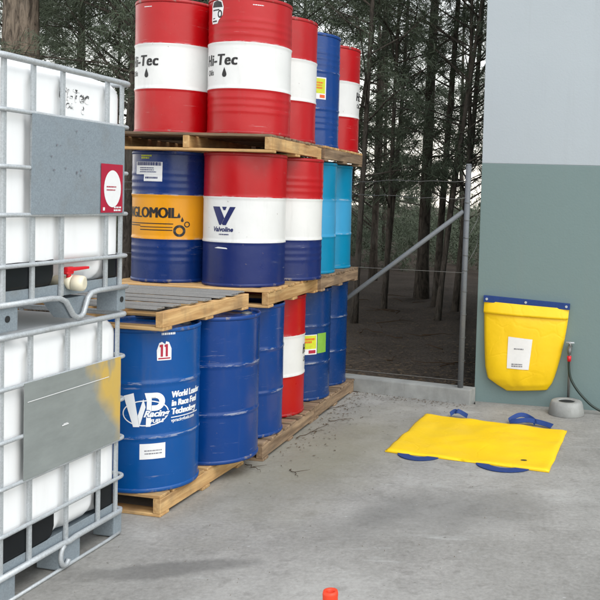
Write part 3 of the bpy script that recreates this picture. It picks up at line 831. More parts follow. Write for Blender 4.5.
    def upright(x, y, horiz):
        b = bmesh.new()
        w_ = 0.0105
        if horiz: box(b, x - w_, x + w_, y - 0.007, y + 0.007, 0.12, 1.110, 0.004, 2)
        else: box(b, x - 0.007, x + 0.007, y - w_, y + w_, 0.12, 1.110, 0.004, 2)
        obj('cage_upright', b, M['galv'], root)
    for ub in bars: upright(-ub, 0.007, True)
    for vb in (0.32, 0.6, 0.88): upright(0.0, vb, False); upright(-Wf + 0.002, vb, False)
    # --- pallet base
    for nm, x, y in (('front', 0, 0), ('rear', 0, D - 0.13)):
        for xa, xb in ((-0.070, -0.003), (-CX - 0.075, -CX + 0.075), (-Wf + 0.003, -Wf + 0.125)):
            if nm == 'front' and upper and xa == -CX - 0.075: continue
            b = bmesh.new(); box(b, xa, xb, y + 0.004, y + 0.12, 0.006, 0.118, 0.006, 2)
            f = obj('foot', b, M['galv_plate'], root)
            if nm == 'front' and upper and xb - xa < 0.14:
                h = bmesh.new(); xc = (xa + xb) / 2
                tube(h, [(xc, y + 0.0035, 0.06), (xc, y + 0.0015, 0.06)], 0.014, 14); obj('foot_hole', h, M['rubber_hole_dark'], f)
    b = bmesh.new(); box(b, -Wf + 0.02, -0.02, 0.02, D - 0.02, 0.128, 0.150, 0.004); obj('tray', b, M['galv_plate'], root)
    b = bmesh.new(); box(b, -Wf + 0.024, -0.024, 0.017, 0.021, 0.120, 0.172, 0.001); obj('tray_lip', b, M['galv_plate'], root)
    if upper:
        b = bmesh.new(); tube(b, [(-Wf, 0.0, 0.118), (-0.56, 0.0, 0.118), (-0.50, 0.0, 0.112), (-0.46, 0.0, 0.095), (-0.41, 0, 0.03), (-0.385, 0, 0.014), (-0.355, 0, 0.014), (-0.335, 0, 0.028), (-0.305, 0, 0.095), (-0.28, 0, 0.116), (-0.23, 0, 0.122), (0.0, 0.0, 0.122)], 0.0125, 10)
        obj('base_rail', b, M['galv'], root)
        b = bmesh.new()
        poly3 = [(-0.50, 0.016, 0.105), (-0.41, 0.016, 0.012), (-0.345, 0.016, 0.012), (-0.30, 0.016, 0.105)]
        A = [b.verts.new(p) for p in poly3]; B = [b.verts.new((p[0], 0.10, p[2] - 0.0)) for p in poly3]
        b.faces.new(A); b.faces.new(list(reversed(B)))
        for k in range(4): b.faces.new((A[k], B[k], B[(k + 1) % 4], A[(k + 1) % 4]))
        bmesh.ops.recalc_face_normals(b, faces=b.faces[:])
        obj('centre_support', b, M['galv_plate'], root)
    else:
        b = bmesh.new(); tube(b, [(-Wf, -0.002, 0.125), (-0.47, -0.002, 0.125), (-0.42, -0.004, 0.121), (-0.37, -0.002, 0.125), (-0.03, -0.002, 0.125), (-0.006, 0.012, 0.125), (-0.002, 0.04, 0.125), (-0.002, D - 0.03, 0.125)], 0.0135, 10)
        obj('base_rail', b, M['galv'], root)
        for ya in (-0.008, D - 0.05):
            b = bmesh.new(); tube(b, [(-Wf + 0.01, ya + 0.01, 0.0085), (-CX, ya + 0.012, 0.0085), (-0.12, ya + 0.01, 0.010), (-0.02, ya + 0.012, 0.013)], 0.0085, 8)
            obj('skid', b, M['galv'], root)
        b = bmesh.new(); tube(b, [(-0.455 + 0.030 * math.cos(R_(a)), -0.010, 0.070 + 0.046 * math.sin(R_(a))) for a in range(100, 331, 15)], 0.011, 8)
        obj('base_hoop', b, M['galv'], root)
    # --- valve
    if upper:
        VX = -0.425
        b = bmesh.new()
        tube(b, [(VX, 0.10, 0.180), (VX, 0.015, 0.178), (VX + 0.002, 0.013, 0.178), (VX + 0.006, -0.004, 0.176)], [0.026, 0.026, 0.033, 0.033], 24)
        vv = obj('valve', b, M['cream'], root)
        b = bmesh.new(); tube(b, [(VX + 0.007, -0.006, 0.176), (VX + 0.016, -0.040, 0.173), (VX + 0.019, -0.052, 0.172), (VX + 0.020, -0.056, 0.172)], [0.036, 0.036, 0.033, 0.024], 24)
        obj('cap', b, M['cream'], vv)
        b = bmesh.new(); box(b, VX - 0.035, VX + 0.105, -0.010, 0.016, 0.226, 0.246, 0.006, 2)
        for v in b.verts:
            if v.co.x > VX + 0.05: v.co.z = 0.236 + (v.co.z - 0.236) * 0.6 + 0.002; v.co.y -= 0.008
        box(b, VX - 0.034, VX + 0.012, -0.008, 0.018, 0.214, 0.248, 0.005); tube(b, [(VX - 0.01, 0.006, 0.19), (VX - 0.01, 0.006, 0.23)], 0.011, 10)
        obj('valve_handle', b, M['tapred'], vv)
    # --- plates
    b = bmesh.new(); zp0, zp1 = ((0.500, 0.912) if not upper else (0.485, 0.905))
    px0 = -0.705 if upper else -0.735
    box(b, px0, -0.060, -0.0045, -0.0015, 0, zp1 - zp0, 0.0)
    bmesh.ops.subdivide_edges(b, edges=b.edges[:], cuts=5, use_grid_fill=True)
    for v in b.verts: v.co.y += 0.0025 * noise.noise(Vector((v.co.x * 5, 1, v.co.z * 5 + (3 if upper else 0))))
    pl = obj('name_plate', b, M['galv_plate'] if upper else M['plate_yellow'], root, loc=(0, -0.0135, zp0))
    if not upper:
        b = bmesh.new(); rect(b, px0 + 0.015, -0.16, 0.330, 0.333); rect(b, -0.50, -0.455, 0.175, 0.180); rect(b, -0.49, -0.462, 0.181, 0.184)
        for v in b.verts: v.co = Vector((v.co.x, -0.0085, v.co.y))
        tag(obj('scratches', b, M['paper'], pl), kind='stuff')
    if upper:
        b = bmesh.new(); rect(b, -0.248, -0.078, 0.005, 0.235)
        for v in b.verts: v.co = Vector((v.co.x, -0.0085, v.co.y))
        st = obj('red_sticker', b, M['red_ink'], pl)
        b = bmesh.new(); disc(b, -0.160, 0.118, 0.066, 0.088, 32)
        for v in b.verts: v.co = Vector((v.co.x, -0.0098, v.co.y))
        obj('sticker_disc', b, M['paper'], pl)
        b = bmesh.new(); print_rows(b, -0.210, -0.105, 0.105, 0.135, 2, r, 0.4)
        for v in b.verts: v.co = Vector((v.co.x, -0.0108, v.co.y))
        obj('sticker_print', b, M['red_ink'], pl)
        b = bmesh.new(); print_rows(b, -0.15, -0.088, 0.008, 0.035, 2, r, 0.6); rect(b, -0.233, -0.218, 0.015, 0.03)
        for v in b.verts: v.co = Vector((v.co.x, -0.0098, v.co.y))
        obj('sticker_print', b, M['paper'], pl)
        # worn print left on the bottle
        for nm, bmx, px, pz in (('worn_lettering', text_bm('Hi-Tec', 0.075, 0.002, 0.1), -0.395, 1.012), ('worn_lettering', text_bm('Oils', 0.034, 0.0005), -0.42, 0.965)):
            for v in bmx.verts: v.co = Vector((v.co.x + px, 0.0175, v.co.y + pz))
            obj(nm, bmx, M['worn'], root)
        b = bmesh.new(); drop(b, -0.330, 0.958, 0.045)
        for v in b.verts: v.co = Vector((v.co.x, 0.0175, v.co.y))
        obj('oil_drop', b, M['worn'], root)
        b = bmesh.new()
        for k in range(16):
            x, z, s = r.uniform(-0.6, -0.3), r.uniform(0.12, 0.38), r.uniform(0.002, 0.006)
            poly(b, [(x + s * (0.6 + r.random() * 0.6) * math.cos(q), z + s * (0.6 + r.random() * 0.6) * math.sin(q)) for q in (0, 1.1, 2.2, 3.3, 4.4, 5.4)])
        for v in b.verts: v.co = Vector((v.co.x, -0.0095, v.co.y))
        obj('paint_chips', b, M['grey_ink'], pl)['kind'] = 'stuff'
    return root

def worn():
    mt, t, b = new_mat('worn_print'); v = coords(t)
    f = ramp(t, noise_n(t, v, 42, 3), [(0.42, (0, 0, 0)), (0.50, (1, 1, 1))])
    c = mix(t, f, (0.05, 0.05, 0.05, 1), (0.86, 0.86, 0.86, 1)); t.links.new(c, b.inputs['Base Color']); b.inputs['Roughness'].default_value = 0.5
    return mt
M['worn'] = worn()
# face runs from its right end towards the camera: local -x = (-sin, -cos) of 13 degrees
IA = R_(90 - 12.8)
ibc('white caged bulk container standing on the concrete, plate smeared with yellow paint', (-1.610, 4.272, 0), IA, (0.055, 0.195, 0.43, 0.67, 0.84), False)
ibc('white caged bulk container stacked on top, with red valve handle and red sticker', (-1.602, 4.264, FH + 0.004), IA, (0.050, 0.165, 0.485, 0.67, 0.84), True)

# ------------------------------------------------------------ fence
FX, FY = 0.128, 7.355
fe = thing('wire_fence', 'grey pipe fence post with diagonal brace and barbed wire by the building corner', 'fence', (FX, FY, 0.14), 0)
bm = bmesh.new(); tube(bm, [(0, 0, -0.02), (0.004, 0, 1.0), (0.012, 0, 1.90)], 0.0245, 14); box(bm, -0.012, 0.036, -0.024, 0.024, 1.895, 1.91, 0.006)
po = obj('post', bm, M['post'], fe)
for z in (0.22, 0.42, 0.62, 0.82, 1.0, 1.13, 1.28, 1.43, 1.58):
    bm = bmesh.new(); tube(bm, [(0.027 * math.cos(R_(a)) + 0.005, 0.027 * math.sin(R_(a)), z + 0.004 * math.sin(R_(a * 2))) for a in range(0, 360, 30)], 0.0022, 5, closed=True)
    obj('wire_tie', bm, M['steel_dull'], po)
bm = bmesh.new(); tube(bm, [(-0.02, 0.012, 1.505), (-0.90, 0.22, 0.80), (-1.80, 0.42, 0.08)], 0.0200, 12); obj('brace', bm, M['post'], fe)
for z in (1.62, 1.765):
    bm = bmesh.new(); path = []
    rr = random.Random(int(z * 100)); sag = 0.08 if z > 1.7 else 0.02
    for k in range(60):
        u = k / 59; x = -6.0 * u; uu = (x / -1.0)
        zz = z + 0.012 * math.sin(x * 5) - sag * min(1, max(0, uu - 0.5)) * 1.2 + 0.006 * math.sin(x * 17)
        path.append((x, -0.36 * x - 0.02, zz))
    tube(bm, path, 0.0026, 5)
    for k in range(4, 60, 1):
        p = Vector(path[k]) 
        for q in range(2):
            dv = Vector((rr.uniform(-.4, .4), rr.uniform(-1, 1), rr.uniform(-1, 1))).normalized() * 0.016
            tube(bm, [p - dv, p + dv], 0.0014, 3)
    obj('barbed_wire', bm, M['steel_dull'], fe)
for z, sx in ((1.66, 0.20), (1.38, 0.17), (1.15, 0.15)):
    bm = bmesh.new(); tube(bm, [(0.02, 0, z - 0.1), (0.06, 0.03, z - 0.03), (0.10, 0.06, z + 0.05), (sx - 0.03, 0.10, z + 0.16)], 0.0024, 5); obj('loose_wire', bm, M['steel_dull'], fe)
bm = bmesh.new()
for i in range(2):
    z = (0.98, 0.05)[i]
    tube(bm, [(0.0, -0.026, z), (-2.0, 0.72 - 0.026, z - 0.015), (-4.0, 1.44 - 0.026, z), (-6, 2.16 - 0.026, z)], 0.0018, 4)
obj('strain_wire', bm, M['steel_dull'], fe)
for i in range(2):
    x = -2.6 * (i + 1)
    bm = bmesh.new(); tube(bm, [(x, -0.36 * x, -0.02), (x, -0.36 * x, 1.9)], 0.0245, 12); obj('post', bm, M['galv'], fe)

# ------------------------------------------------------------ bag on the wall
def wall_pt(x, out, z):
    a = -WA
    return (0.252 + x * math.cos(a) - out * math.sin(a), 7.40 - x * math.sin(a) - out * math.cos(a), z)
bag = thing('spill_kit_bag', 'yellow vinyl bag with blue header strip hanging on the green wall', 'bag', wall_pt(0.0, 0.0, 0), WA)
outline_l = [(0.880, 0.066), (0.80, 0.064), (0.71, 0.066), (0.61, 0.070), (0.51, 0.075), (0.41, 0.081), (0.31, 0.090), (0.215, 0.115), (0.165, 0.195), (0.118, 0.280)]
outline_r = [(0.850, 0.790), (0.78, 0.786), (0.70, 0.778), (0.60, 0.764), (0.51, 0.748), (0.42, 0.730), (0.34, 0.711), (0.265, 0.690), (0.205, 0.668), (0.150, 0.632)]
def lerp_tab(tab, f):
    i = min(int(f * (len(tab) - 1)), len(tab) - 2); k = f * (len(tab) - 1) - i
    return (tab[i][0] + (tab[i + 1][0] - tab[i][0]) * k, tab[i][1] + (tab[i + 1][1] - tab[i][1]) * k)
def bag_surface(u, f):
    zl, xl = lerp_tab(outline_l, f); zr_, xr = lerp_tab(outline_r, f)
    x = xl + (xr - xl) * u; z = zl + (zr_ - zl) * u
    prof = min(1, (math.sin(math.pi * u) + 1e-6) ** 0.30) * (0.25 + 0.75 * math.sin(math.pi * min(1, 0.10 + f * 0.75))) * (1 if f < 0.9 else 1 - (f - 0.9) * 3.5)
    out = 0.012 + 0.088 * prof + 0.014 * noise.noise(Vector((u * 2.5, f * 3, 2))) * prof + 0.004 * noise.noise(Vector((u * 7, f * 3 + u * 4, 7))) * prof
    return x, out, z
bm = bmesh.new(); NU, NF = 44, 44; fr, bk = [], []
for j in range(NF + 1):
    fr.append([]); bk.append([])
    for i in range(NU + 1):
        x, o_, z = bag_surface(i / NU, j / NF)
        fr[-1].append(bm.verts.new((x, -o_, z))); bk[-1].append(bm.verts.new((x, -0.006, z)))
for j in range(NF):
    for i in range(NU):
        f = bm.faces.new((fr[j][i], fr[j + 1][i], fr[j + 1][i + 1], fr[j][i + 1])); f.smooth = True
        bm.faces.new((bk[j][i], bk[j][i + 1], bk[j + 1][i + 1], bk[j + 1][i]))
edge = [(0, i) for i in range(NU + 1)] + [(j, NU) for j in range(1, NF + 1)] + [(NF, i) for i in range(NU - 1, -1, -1)] + [(j, 0) for j in range(NF - 1, 0, -1)]
for k in range(len(edge)):
    a, b2 = edge[k], edge[(k + 1) % len(edge)]
    bm.faces.new((fr[a[0]][a[1]], fr[b2[0]][b2[1]], bk[b2[0]][b2[1]], bk[a[0]][a[1]]))
bmesh.ops.recalc_face_normals(bm, faces=bm.faces[:])
obj('bag_body', bm, M['vinyl'], bag)
# folded flap along the top
bm = bmesh.new()
g = []
for j in range(7):
    row = []
    for i in range(31):
        u = i / 30; f = j / 6 * 0.14
        x, o_, z = bag_surface(min(0.995, max(0.005, u)), f); row.append(bm.verts.new((x + (u - 0.5) * 0.006, -(o_ + 0.008 + 0.006 * j / 6 + 0.0), z + 0.004)))
    g.append(row)
for j in range(6):
    for i in range(30):
        f = bm.faces.new((g[j][i], g[j + 1][i], g[j + 1][i + 1], g[j][i + 1])); f.smooth = True
lip = [bm.verts.new((v.co.x, v.co.y + 0.016, v.co.z + 0.001)) for v in g[-1]]
for i in range(30): bm.faces.new((g[-1][i], lip[i], lip[i + 1], g[-1][i + 1]))
obj('flap', bm, M['vinyl'], bag)
bm = bmesh.new()
vs = [(0.062, 0.930), (0.796, 0.896), (0.796, 0.846), (0.062, 0.876)]
A = [bm.verts.new((x, -0.052, z)) for x, z in vs]; B = [bm.verts.new((x, -0.004, z)) for x, z in vs]
bm.faces.new(list(reversed(A))); bm.faces.new(B)
for k in range(4): bm.faces.new((A[k], A[(k + 1) % 4], B[(k + 1) % 4], B[k]))
bmesh.ops.recalc_face_normals(bm, faces=bm.faces[:])
hd = obj('header_strip', bm, M['strap'], bag)
for x, z in ((0.09, 0.902), (0.425, 0.890), (0.768, 0.872)):
    bm = bmesh.new(); tube(bm, [(x, -0.052, z), (x, -0.057, z)], 0.011, 14); obj('eyelet', bm, M['galv'], hd)
# document pocket
bm = bmesh.new(); g = []
for j in range(9):
    row = []
    for i in range(9):
        u = 0.320 + 0.300 * i / 8; f = 0.345 + 0.315 * j / 8 + 0.012 * i / 8
        x, o_, z = bag_surface(u, f); row.append(bm.verts.new((x, -(o_ + 0.004), z)))
    g.append(row)
for j in range(8):
    for i in range(8):
        f = bm.faces.new((g[j][i], g[j + 1][i], g[j + 1][i + 1], g[j][i + 1])); f.smooth = True
sh = obj('instruction_sheet', bm, M['paper'], bag)
def pocket_rows(u0, u1, f0, f1, mt, n, nm):
    b = bmesh.new(); r = random.Random(n)
    for q in range(n):
        f = f0 + (f1 - f0) * (q + 0.5) / n; u = u0
        while u < u1 - r.random() * 0.05:
            wl = 0.010 + 0.02 * r.random(); pts = []
            for uu, ff in ((u, f), (u, f + 0.012), (u + wl, f + 0.012), (u + wl, f)):
                x, o_, z = bag_surface(uu, ff); pts.append(b.verts.new((x, -(o_ + 0.0055), z)))
            b.faces.new(pts); u += wl + 0.006
    obj(nm, b, mt, sh)
pocket_rows(0.40, 0.56, 0.44, 0.47, M['grey_ink'], 1, 'sheet_print')
pocket_rows(0.38, 0.55, 0.60, 0.64, M['grey_ink'], 2, 'sheet_print')

# ------------------------------------------------------------ tap, hose, concrete ring
tp = thing('garden_tap', 'grey wall tap on a thin riser pipe beside the yellow bag', 'tap', wall_pt(0.812, 0.0, 0), WA)
bm = bmesh.new(); tube(bm, [(0, -0.03, 0.0), (0, -0.03, 0.53)], 0.011, 10); obj('riser_pipe', bm, M['steel_dull'], tp)
bm = bmesh.new(); tube(bm, [(0, -0.01, 0.535), (0.0, -0.09, 0.530), (0.0, -0.115, 0.515), (0.0, -0.12, 0.48)], [0.018, 0.018, 0.017, 0.014], 12); tube(bm, [(0, -0.06, 0.53), (0, -0.06, 0.565)], 0.012, 10)
sp_ = obj('spout', bm, M['steel_dull'], tp)
bm = bmesh.new(); tube(bm, [(-0.035, -0.06, 0.572), (0.0, -0.06, 0.570), (0.035, -0.06, 0.572)], [0.007, 0.009, 0.007], 8); tube(bm, [(0, -0.09, 0.571), (0, -0.03, 0.571)], 0.007, 8); obj('tap_handle', bm, M['galv'], sp_)
hs_ = thing('garden_hose', 'dark green hose with red collar looping down from the wall tap', 'hose', wall_pt(0.812, 0.12, 0), WA)
bm = bmesh.new()
pts = []
P = [(0, 0, 0.46), (0.002, 0, 0.36), (0.02, 0.0, 0.28), (0.07, -0.01, 0.20), (0.14, -0.02, 0.125), (0.22, -0.02, 0.06), (0.32, -0.01, 0.022), (0.5, 0.02, 0.013), (0.8, 0.0, 0.013), (1.3, -0.1, 0.013), (2.0, -0.02, 0.013), (2.9, -0.15, 0.013), (3.8, -0.05, 0.013)]
for i in range(len(P) - 1):
    p0, p1, p2, p3 = [Vector(P[max(0, min(len(P) - 1, i + k))]) for k in (-1, 0, 1, 2)]
    for q in range(5):
        t = q / 5; pts.append(0.5 * ((2 * p1) + (p2 - p0) * t + (2 * p0 - 5 * p1 + 4 * p2 - p3) * t * t + (3 * p1 - p0 - 3 * p2 + p3) * t ** 3))
tube(bm, pts, 0.0105, 8); obj('hose_line', bm, M['hose'], hs_)
bm = bmesh.new(); tube(bm, [(0, 0, 0.425), (0, 0, 0.47)], [0.016, 0.018], 12); obj('collar', bm, M['tapred'], hs_)
bm = bmesh.new()
lathe(bm, [(0.045, 0.012), (0.068, 0.108), (0.076, 0.112), (0.118, 0.112), (0.127, 0.106), (0.135, 0.080), (0.150, 0.004), (0.146, 0.0), (0.045, 0.0), (0.045, 0.012)], 40, fn=lambda a, z: 0.002 * noise.noise(Vector((math.sin(a) * 4, math.cos(a) * 4, z * 20))))
cr = thing('concrete_ring', 'round tapered concrete block with a hole, below the wall tap', 'block', (1.005, 7.045, 0))
obj('ring_body', bm, M['kerb'], cr)
bm = bmesh.new(); lathe(bm, [(0.066, 0.080), (0.066, 0.104), (0.058, 0.106), (0.0005, 0.100)], 28); obj('hole_dark', bm, M['rubber_hole_dark'], cr)  # dark disc painting the shade down the block's hole

# ------------------------------------------------------------ yellow mat
mat_pts = [Vector((-0.158, 6.86, 0)), Vector((0.936, 6.477, 0)), Vector((0.684, 5.463, 0)), Vector((-0.40, 5.81, 0))]
mc = sum(mat_pts, Vector()) / 4
mt_root = thing('drain_mat', 'yellow vinyl mat lying flat on the concrete with blue strap handles', 'mat', (mc.x, mc.y, 0), 0)
q = [p - mc for p in mat_pts]
bm = bmesh.new(); N = 48; top, bot = [], []
for j in range(N + 1):
    top.append([]); bot.append([])
    for i in range(N + 1):
        u, v = i / N, j / N
        p = (q[0] * (1 - u) + q[1] * u) * (1 - v) + (q[3] * (1 - u) + q[2] * u) * v
        e = min(u, 1 - u, v, 1 - v)
        lift = 0.012 * max(0, 1 - e * 6) * (0.5 + 0.5 * math.sin(u * 21 + v * 13)) if e < 0.17 else 0
        wob = 0.012 * noise.noise(Vector((u * 3, v * 3, 1))) + 0.006 * noise.noise(Vector((u * 9, v * 9, 5)))
        side = Vector((noise.noise(Vector((u * 5, v * 5, 11))), noise.noise(Vector((u * 5, v * 5, 21))), 0)) * 0.012
        h = 0.015 + max(-0.006, wob) + lift * 0.6 - (0.010 if e < 0.001 else 0)
        top[-1].append(bm.verts.new(p + side + Vector((0, 0, h)))); bot[-1].append(bm.verts.new(p + side + Vector((0, 0, max(0.002, h - 0.010)))))
for j in range(N):
    for i in range(N):
        f = bm.faces.new((top[j][i], top[j + 1][i], top[j + 1][i + 1], top[j][i + 1])); f.smooth = True
        bm.faces.new((bot[j][i], bot[j][i + 1], bot[j + 1][i + 1], bot[j + 1][i]))
edge = [(0, i) for i in range(N + 1)] + [(j, N) for j in range(1, N + 1)] + [(N, i) for i in range(N - 1, -1, -1)] + [(j, 0) for j in range(N - 1, 0, -1)]
for k in range(len(edge)):
    a, b2 = edge[k], edge[(k + 1) % len(edge)]
    bm.faces.new((top[a[0]][a[1]], top[b2[0]][b2[1]], bot[b2[0]][b2[1]], bot[a[0]][a[1]]))
hole_at = top[round(0.86 * N)][round(0.83 * N)].co + Vector((0, 0, 0.0022))
bmesh.ops.recalc_face_normals(bm, faces=bm.faces[:])
obj('mat_sheet', bm, M['vinyl'], mt_root)
bm = bmesh.new(); disc(bm, 0, 0, 0.022, 0.016, 12, 0.0)
obj('hole', bm, M['rubber_hole_dark'], mt_root, loc=hole_at)
def strap(pts, wid, name='strap_handle', lean=0.0):
    b = bmesh.new(); L = []
    pts = [Vector(p) for p in pts]
    for i, p in enumerate(pts):
        t = (pts[min(i + 1, len(pts) - 1)] - pts[max(i - 1, 0)]).normalized(); nrm = Vector((-t.y, t.x, 0)).normalized()
        side = nrm * math.cos(lean) + Vector((0, 0, 1)) * math.sin(lean); th = t.cross(side).normalized() * 0.0022
        L.append([b.verts.new(p + side * (a * wid / 2) + th * c) for a, c in ((-1, -1), (1, -1), (1, 1), (-1, 1))])
    for i in range(len(L) - 1):
        for k in range(4): b.faces.new((L[i][k], L[i][(k + 1) % 4], L[i + 1][(k + 1) % 4], L[i + 1][k]))
    b.faces.new(L[0]); b.faces.new(list(reversed(L[-1])))
    bmesh.ops.recalc_face_normals(b, faces=b.faces[:])
    obj(name, b, M['strap'], mt_root)
def local(x, y, z): return (x - mc.x, y - mc.y, z)
def bulge(p0, p1, depth, n=14, z=0.008, flat=1.0):
    a, b = Vector(p0), Vector(p1); t = (b - a); nrm = Vector((t.y, -t.x, 0)).normalized()
    return [local(*(a + t * (k / n) + nrm * depth * (math.sin(math.pi * k / n) ** flat) + Vector((0, 0, z)))) for k in range(n + 1)]
strap(bulge((-0.275, 5.78, 0), (-0.06, 5.715, 0), 0.085, flat=0.6, z=0.006), 0.075)
strap(bulge((0.255, 5.615, 0), (0.53, 5.53, 0), 0.095, flat=0.6, z=0.006), 0.080)
def upstrap(p0, p1, h, seed):
    a, b = Vector(p0), Vector(p1); out = []
    for k in range(17):
        u = k / 16; p = a.lerp(b, u)
        out.append(local(p.x + 0.03 * math.sin(u * 5 + seed), p.y + 0.05 * math.sin(u * 3.1) + 0.02 * math.sin(u * 7 + seed), 0.024 + h * (math.sin(math.pi * u) ** 0.8) * (1 + 0.25 * math.sin(u * 9 + seed))))
    return out
strap(upstrap((0.02, 6.80, 0), (0.19, 6.75, 0), 0.030, 1), 0.036, lean=1.0)
strap(upstrap((0.50, 6.64, 0), (0.80, 6.54, 0), 0.014, 2.5), 0.045, lean=0.6)
strap(upstrap((0.53, 6.69, 0), (0.70, 6.62, 0), 0.030, 4.2), 0.036, lean=0.9)

# ------------------------------------------------------------ traffic cone in the foreground
cn = thing('traffic_cone', 'small orange traffic cone at the bottom edge of the picture', 'cone', (-0.354, 2.745, 0), R_(10))
bm = bmesh.new(); box(bm, -0.14, 0.14, -0.14, 0.14, 0.0, 0.028, 0.012, 2); obj('cone_base', bm, M['orange_cone'], cn)
bm = bmesh.new(); lathe(bm, [(0.112, 0.026), (0.104, 0.05), (0.032, 0.395), (0.031, 0.402), (0.026, 0.405), (0.0245, 0.425), (0.0255, 0.440), (0.0235, 0.449), (0.018, 0.450), (0.013, 0.446), (0.012, 0.40), (0.012, 0.30)], 36)
obj('cone_body', bm, M['orange_cone'], cn)

# ------------------------------------------------------------ twigs and litter on the concrete
twg = [((-1.262, 5.432), (-1.126, 5.283), 'dark twig beside the corner of the front pallet'), ((-0.966, 5.359), (-0.889, 5.209), 'small dark twig alone on the concrete right of the drums'),
       ((-1.05, 6.033), (-0.884, 6.462), 'long thin twig lying along the weathered floor pallet'), ((-0.97, 6.90), (-0.80, 7.12), 'curved twig near the kerb beside the last floor pallet'),
       ((-0.90, 6.55), (-0.70, 6.62), 'short twig on the concrete in front of the last floor pallet')]
for (a, b, lab) in twg:
    bm = bmesh.new(); a3, b3 = Vector((*a, 0.006)), Vector((*b, 0.005)); rr = random.Random(lab)
    path = [Vector((0, 0, 0.006)) + (b3 - a3) * (k / 7) + Vector((rr.uniform(-.012, .012), rr.uniform(-.012, .012), rr.uniform(0, .012))) for k in range(8)]
    tube(bm, path, [0.0030 - 0.0003 * k for k in range(8)], 5)
    s = path[3]; tube(bm, [s, s + Vector((0.05, 0.02, 0.004)), s + Vector((0.09, 0.05, 0.002))], [0.002, 0.0014, 0.0008], 4)
    o = obj('twig', bm, M['twig'], None, loc=(a[0], a[1], 0)); tag(o, lab, 'twig', 'twigs on the concrete')
bm = bmesh.new(); rr = random.Random(31)
def flake(x, y, s, z=0.004):
    a = rr.uniform(0, 6.28); l, w_ = s, s * rr.uniform(0.12, 0.5); c_, s_ = math.cos(a), math.sin(a)
    vs = []
    for px, py, pz in ((-l, 0, 0), (0, -w_, rr.uniform(0, .004)), (l, 0, rr.uniform(0, .006)), (0, w_, 0.002)):
        vs.append(bm.verts.new((x + px * c_ - py * s_, y + px * s_ + py * c_, z + pz)))
    bm.faces.new(vs)
for k in range(280):                                   # drifted along the pallets and the kerb
    u = rr.random() ** 0.7; d_ = abs(rr.gauss(0, 0.14))
    flake(-1.16 + 0.34 * u + 0.02 + d_, 5.5 + 2.1 * u + rr.uniform(-.1, .1), rr.uniform(0.004, 0.016))
for k in range(220):
    x = rr.uniform(-0.9, 0.2); flake(x, kerb_y(x) - abs(rr.gauss(0, 0.1)) - 0.01, rr.uniform(0.004, 0.014))
for k in range(420):
    flake(rr.uniform(-1.6, 2.4), rr.uniform(2.8, 7.2), rr.uniform(0.002, 0.007))
tag(obj('dry_litter', bm, M['litter']), 'dry needles and leaf scraps scattered on the concrete', 'litter', kind='stuff')
# litter on the forest floor
bm = bmesh.new(); rr = random.Random(77)
for k in range(9000):
    y = 7.6 + 9 * rr.random() ** 1.6; x = rr.uniform(-0.55, 0.12) * y + rr.uniform(-.4, .4)
    if y < kerb_y(min(x, 0.2)) + 0.2: continue
    flake(x, y, rr.uniform(0.008, 0.040), 0.06 + 0.035 * rr.random())
tag(obj('forest_litter', bm, [M['litter']]), 'fallen needles and leaf scraps on the soil under the trees', 'litter', kind='stuff')
bm = bmesh.new()
for k in range(70):
    y = 7.9 + 7 * rr.random() ** 1.5; x = rr.uniform(-0.5, 0.03) * y
    if y < kerb_y(min(x, 0.2)) + 0.35 or x > 0.15: continue
    a = rr.uniform(0, 3.14); l = rr.uniform(0.15, 0.6)
    p = [Vector((x + math.cos(a) * l * q + rr.uniform(-.02, .02), y + math.sin(a) * l * q + rr.uniform(-.02, .02), 0.075 + rr.uniform(0, .03))) for q in (-0.5, -0.1, 0.2, 0.5)]
    tube(bm, p, [0.007, 0.006, 0.004, 0.002], 5)
tag(obj('fallen_sticks', bm, [M['twig']]), 'thin fallen sticks on the soil under the trees', 'sticks', kind='stuff')

# ------------------------------------------------------------ trees
def needle_spray(bm, base, direction, r, n, length, wid):
    """a drooping tuft of thin needle branchlets"""
    for k in range(n):
        dv = (direction + Vector((r.gauss(0, .55), r.gauss(0, .55), r.gauss(0, .45)))).normalized()
        L = length * r.uniform(0.6, 1.25)
        p0 = base + Vector((r.gauss(0, .05), r.gauss(0, .05), r.gauss(0, .05)))
        p1 = p0 + dv * L * 0.5 + Vector((0, 0, -0.02)); p2 = p1 + (dv * 0.6 + Vector((0, 0, -0.75))).normalized() * L * 0.55
        sd_ = dv.cross(Vector((r.uniform(-1, 1), r.uniform(-1, 1), r.uniform(-1, 1)))).normalized() * wid
        a, b, c, d, e = bm.verts.new(p0 - sd_), bm.verts.new(p0 + sd_), bm.verts.new(p1 + sd_), bm.verts.new(p1 - sd_), bm.verts.new(p2)
        bm.faces.new((a, b, c, d)); bm.faces.new((d, c, e))

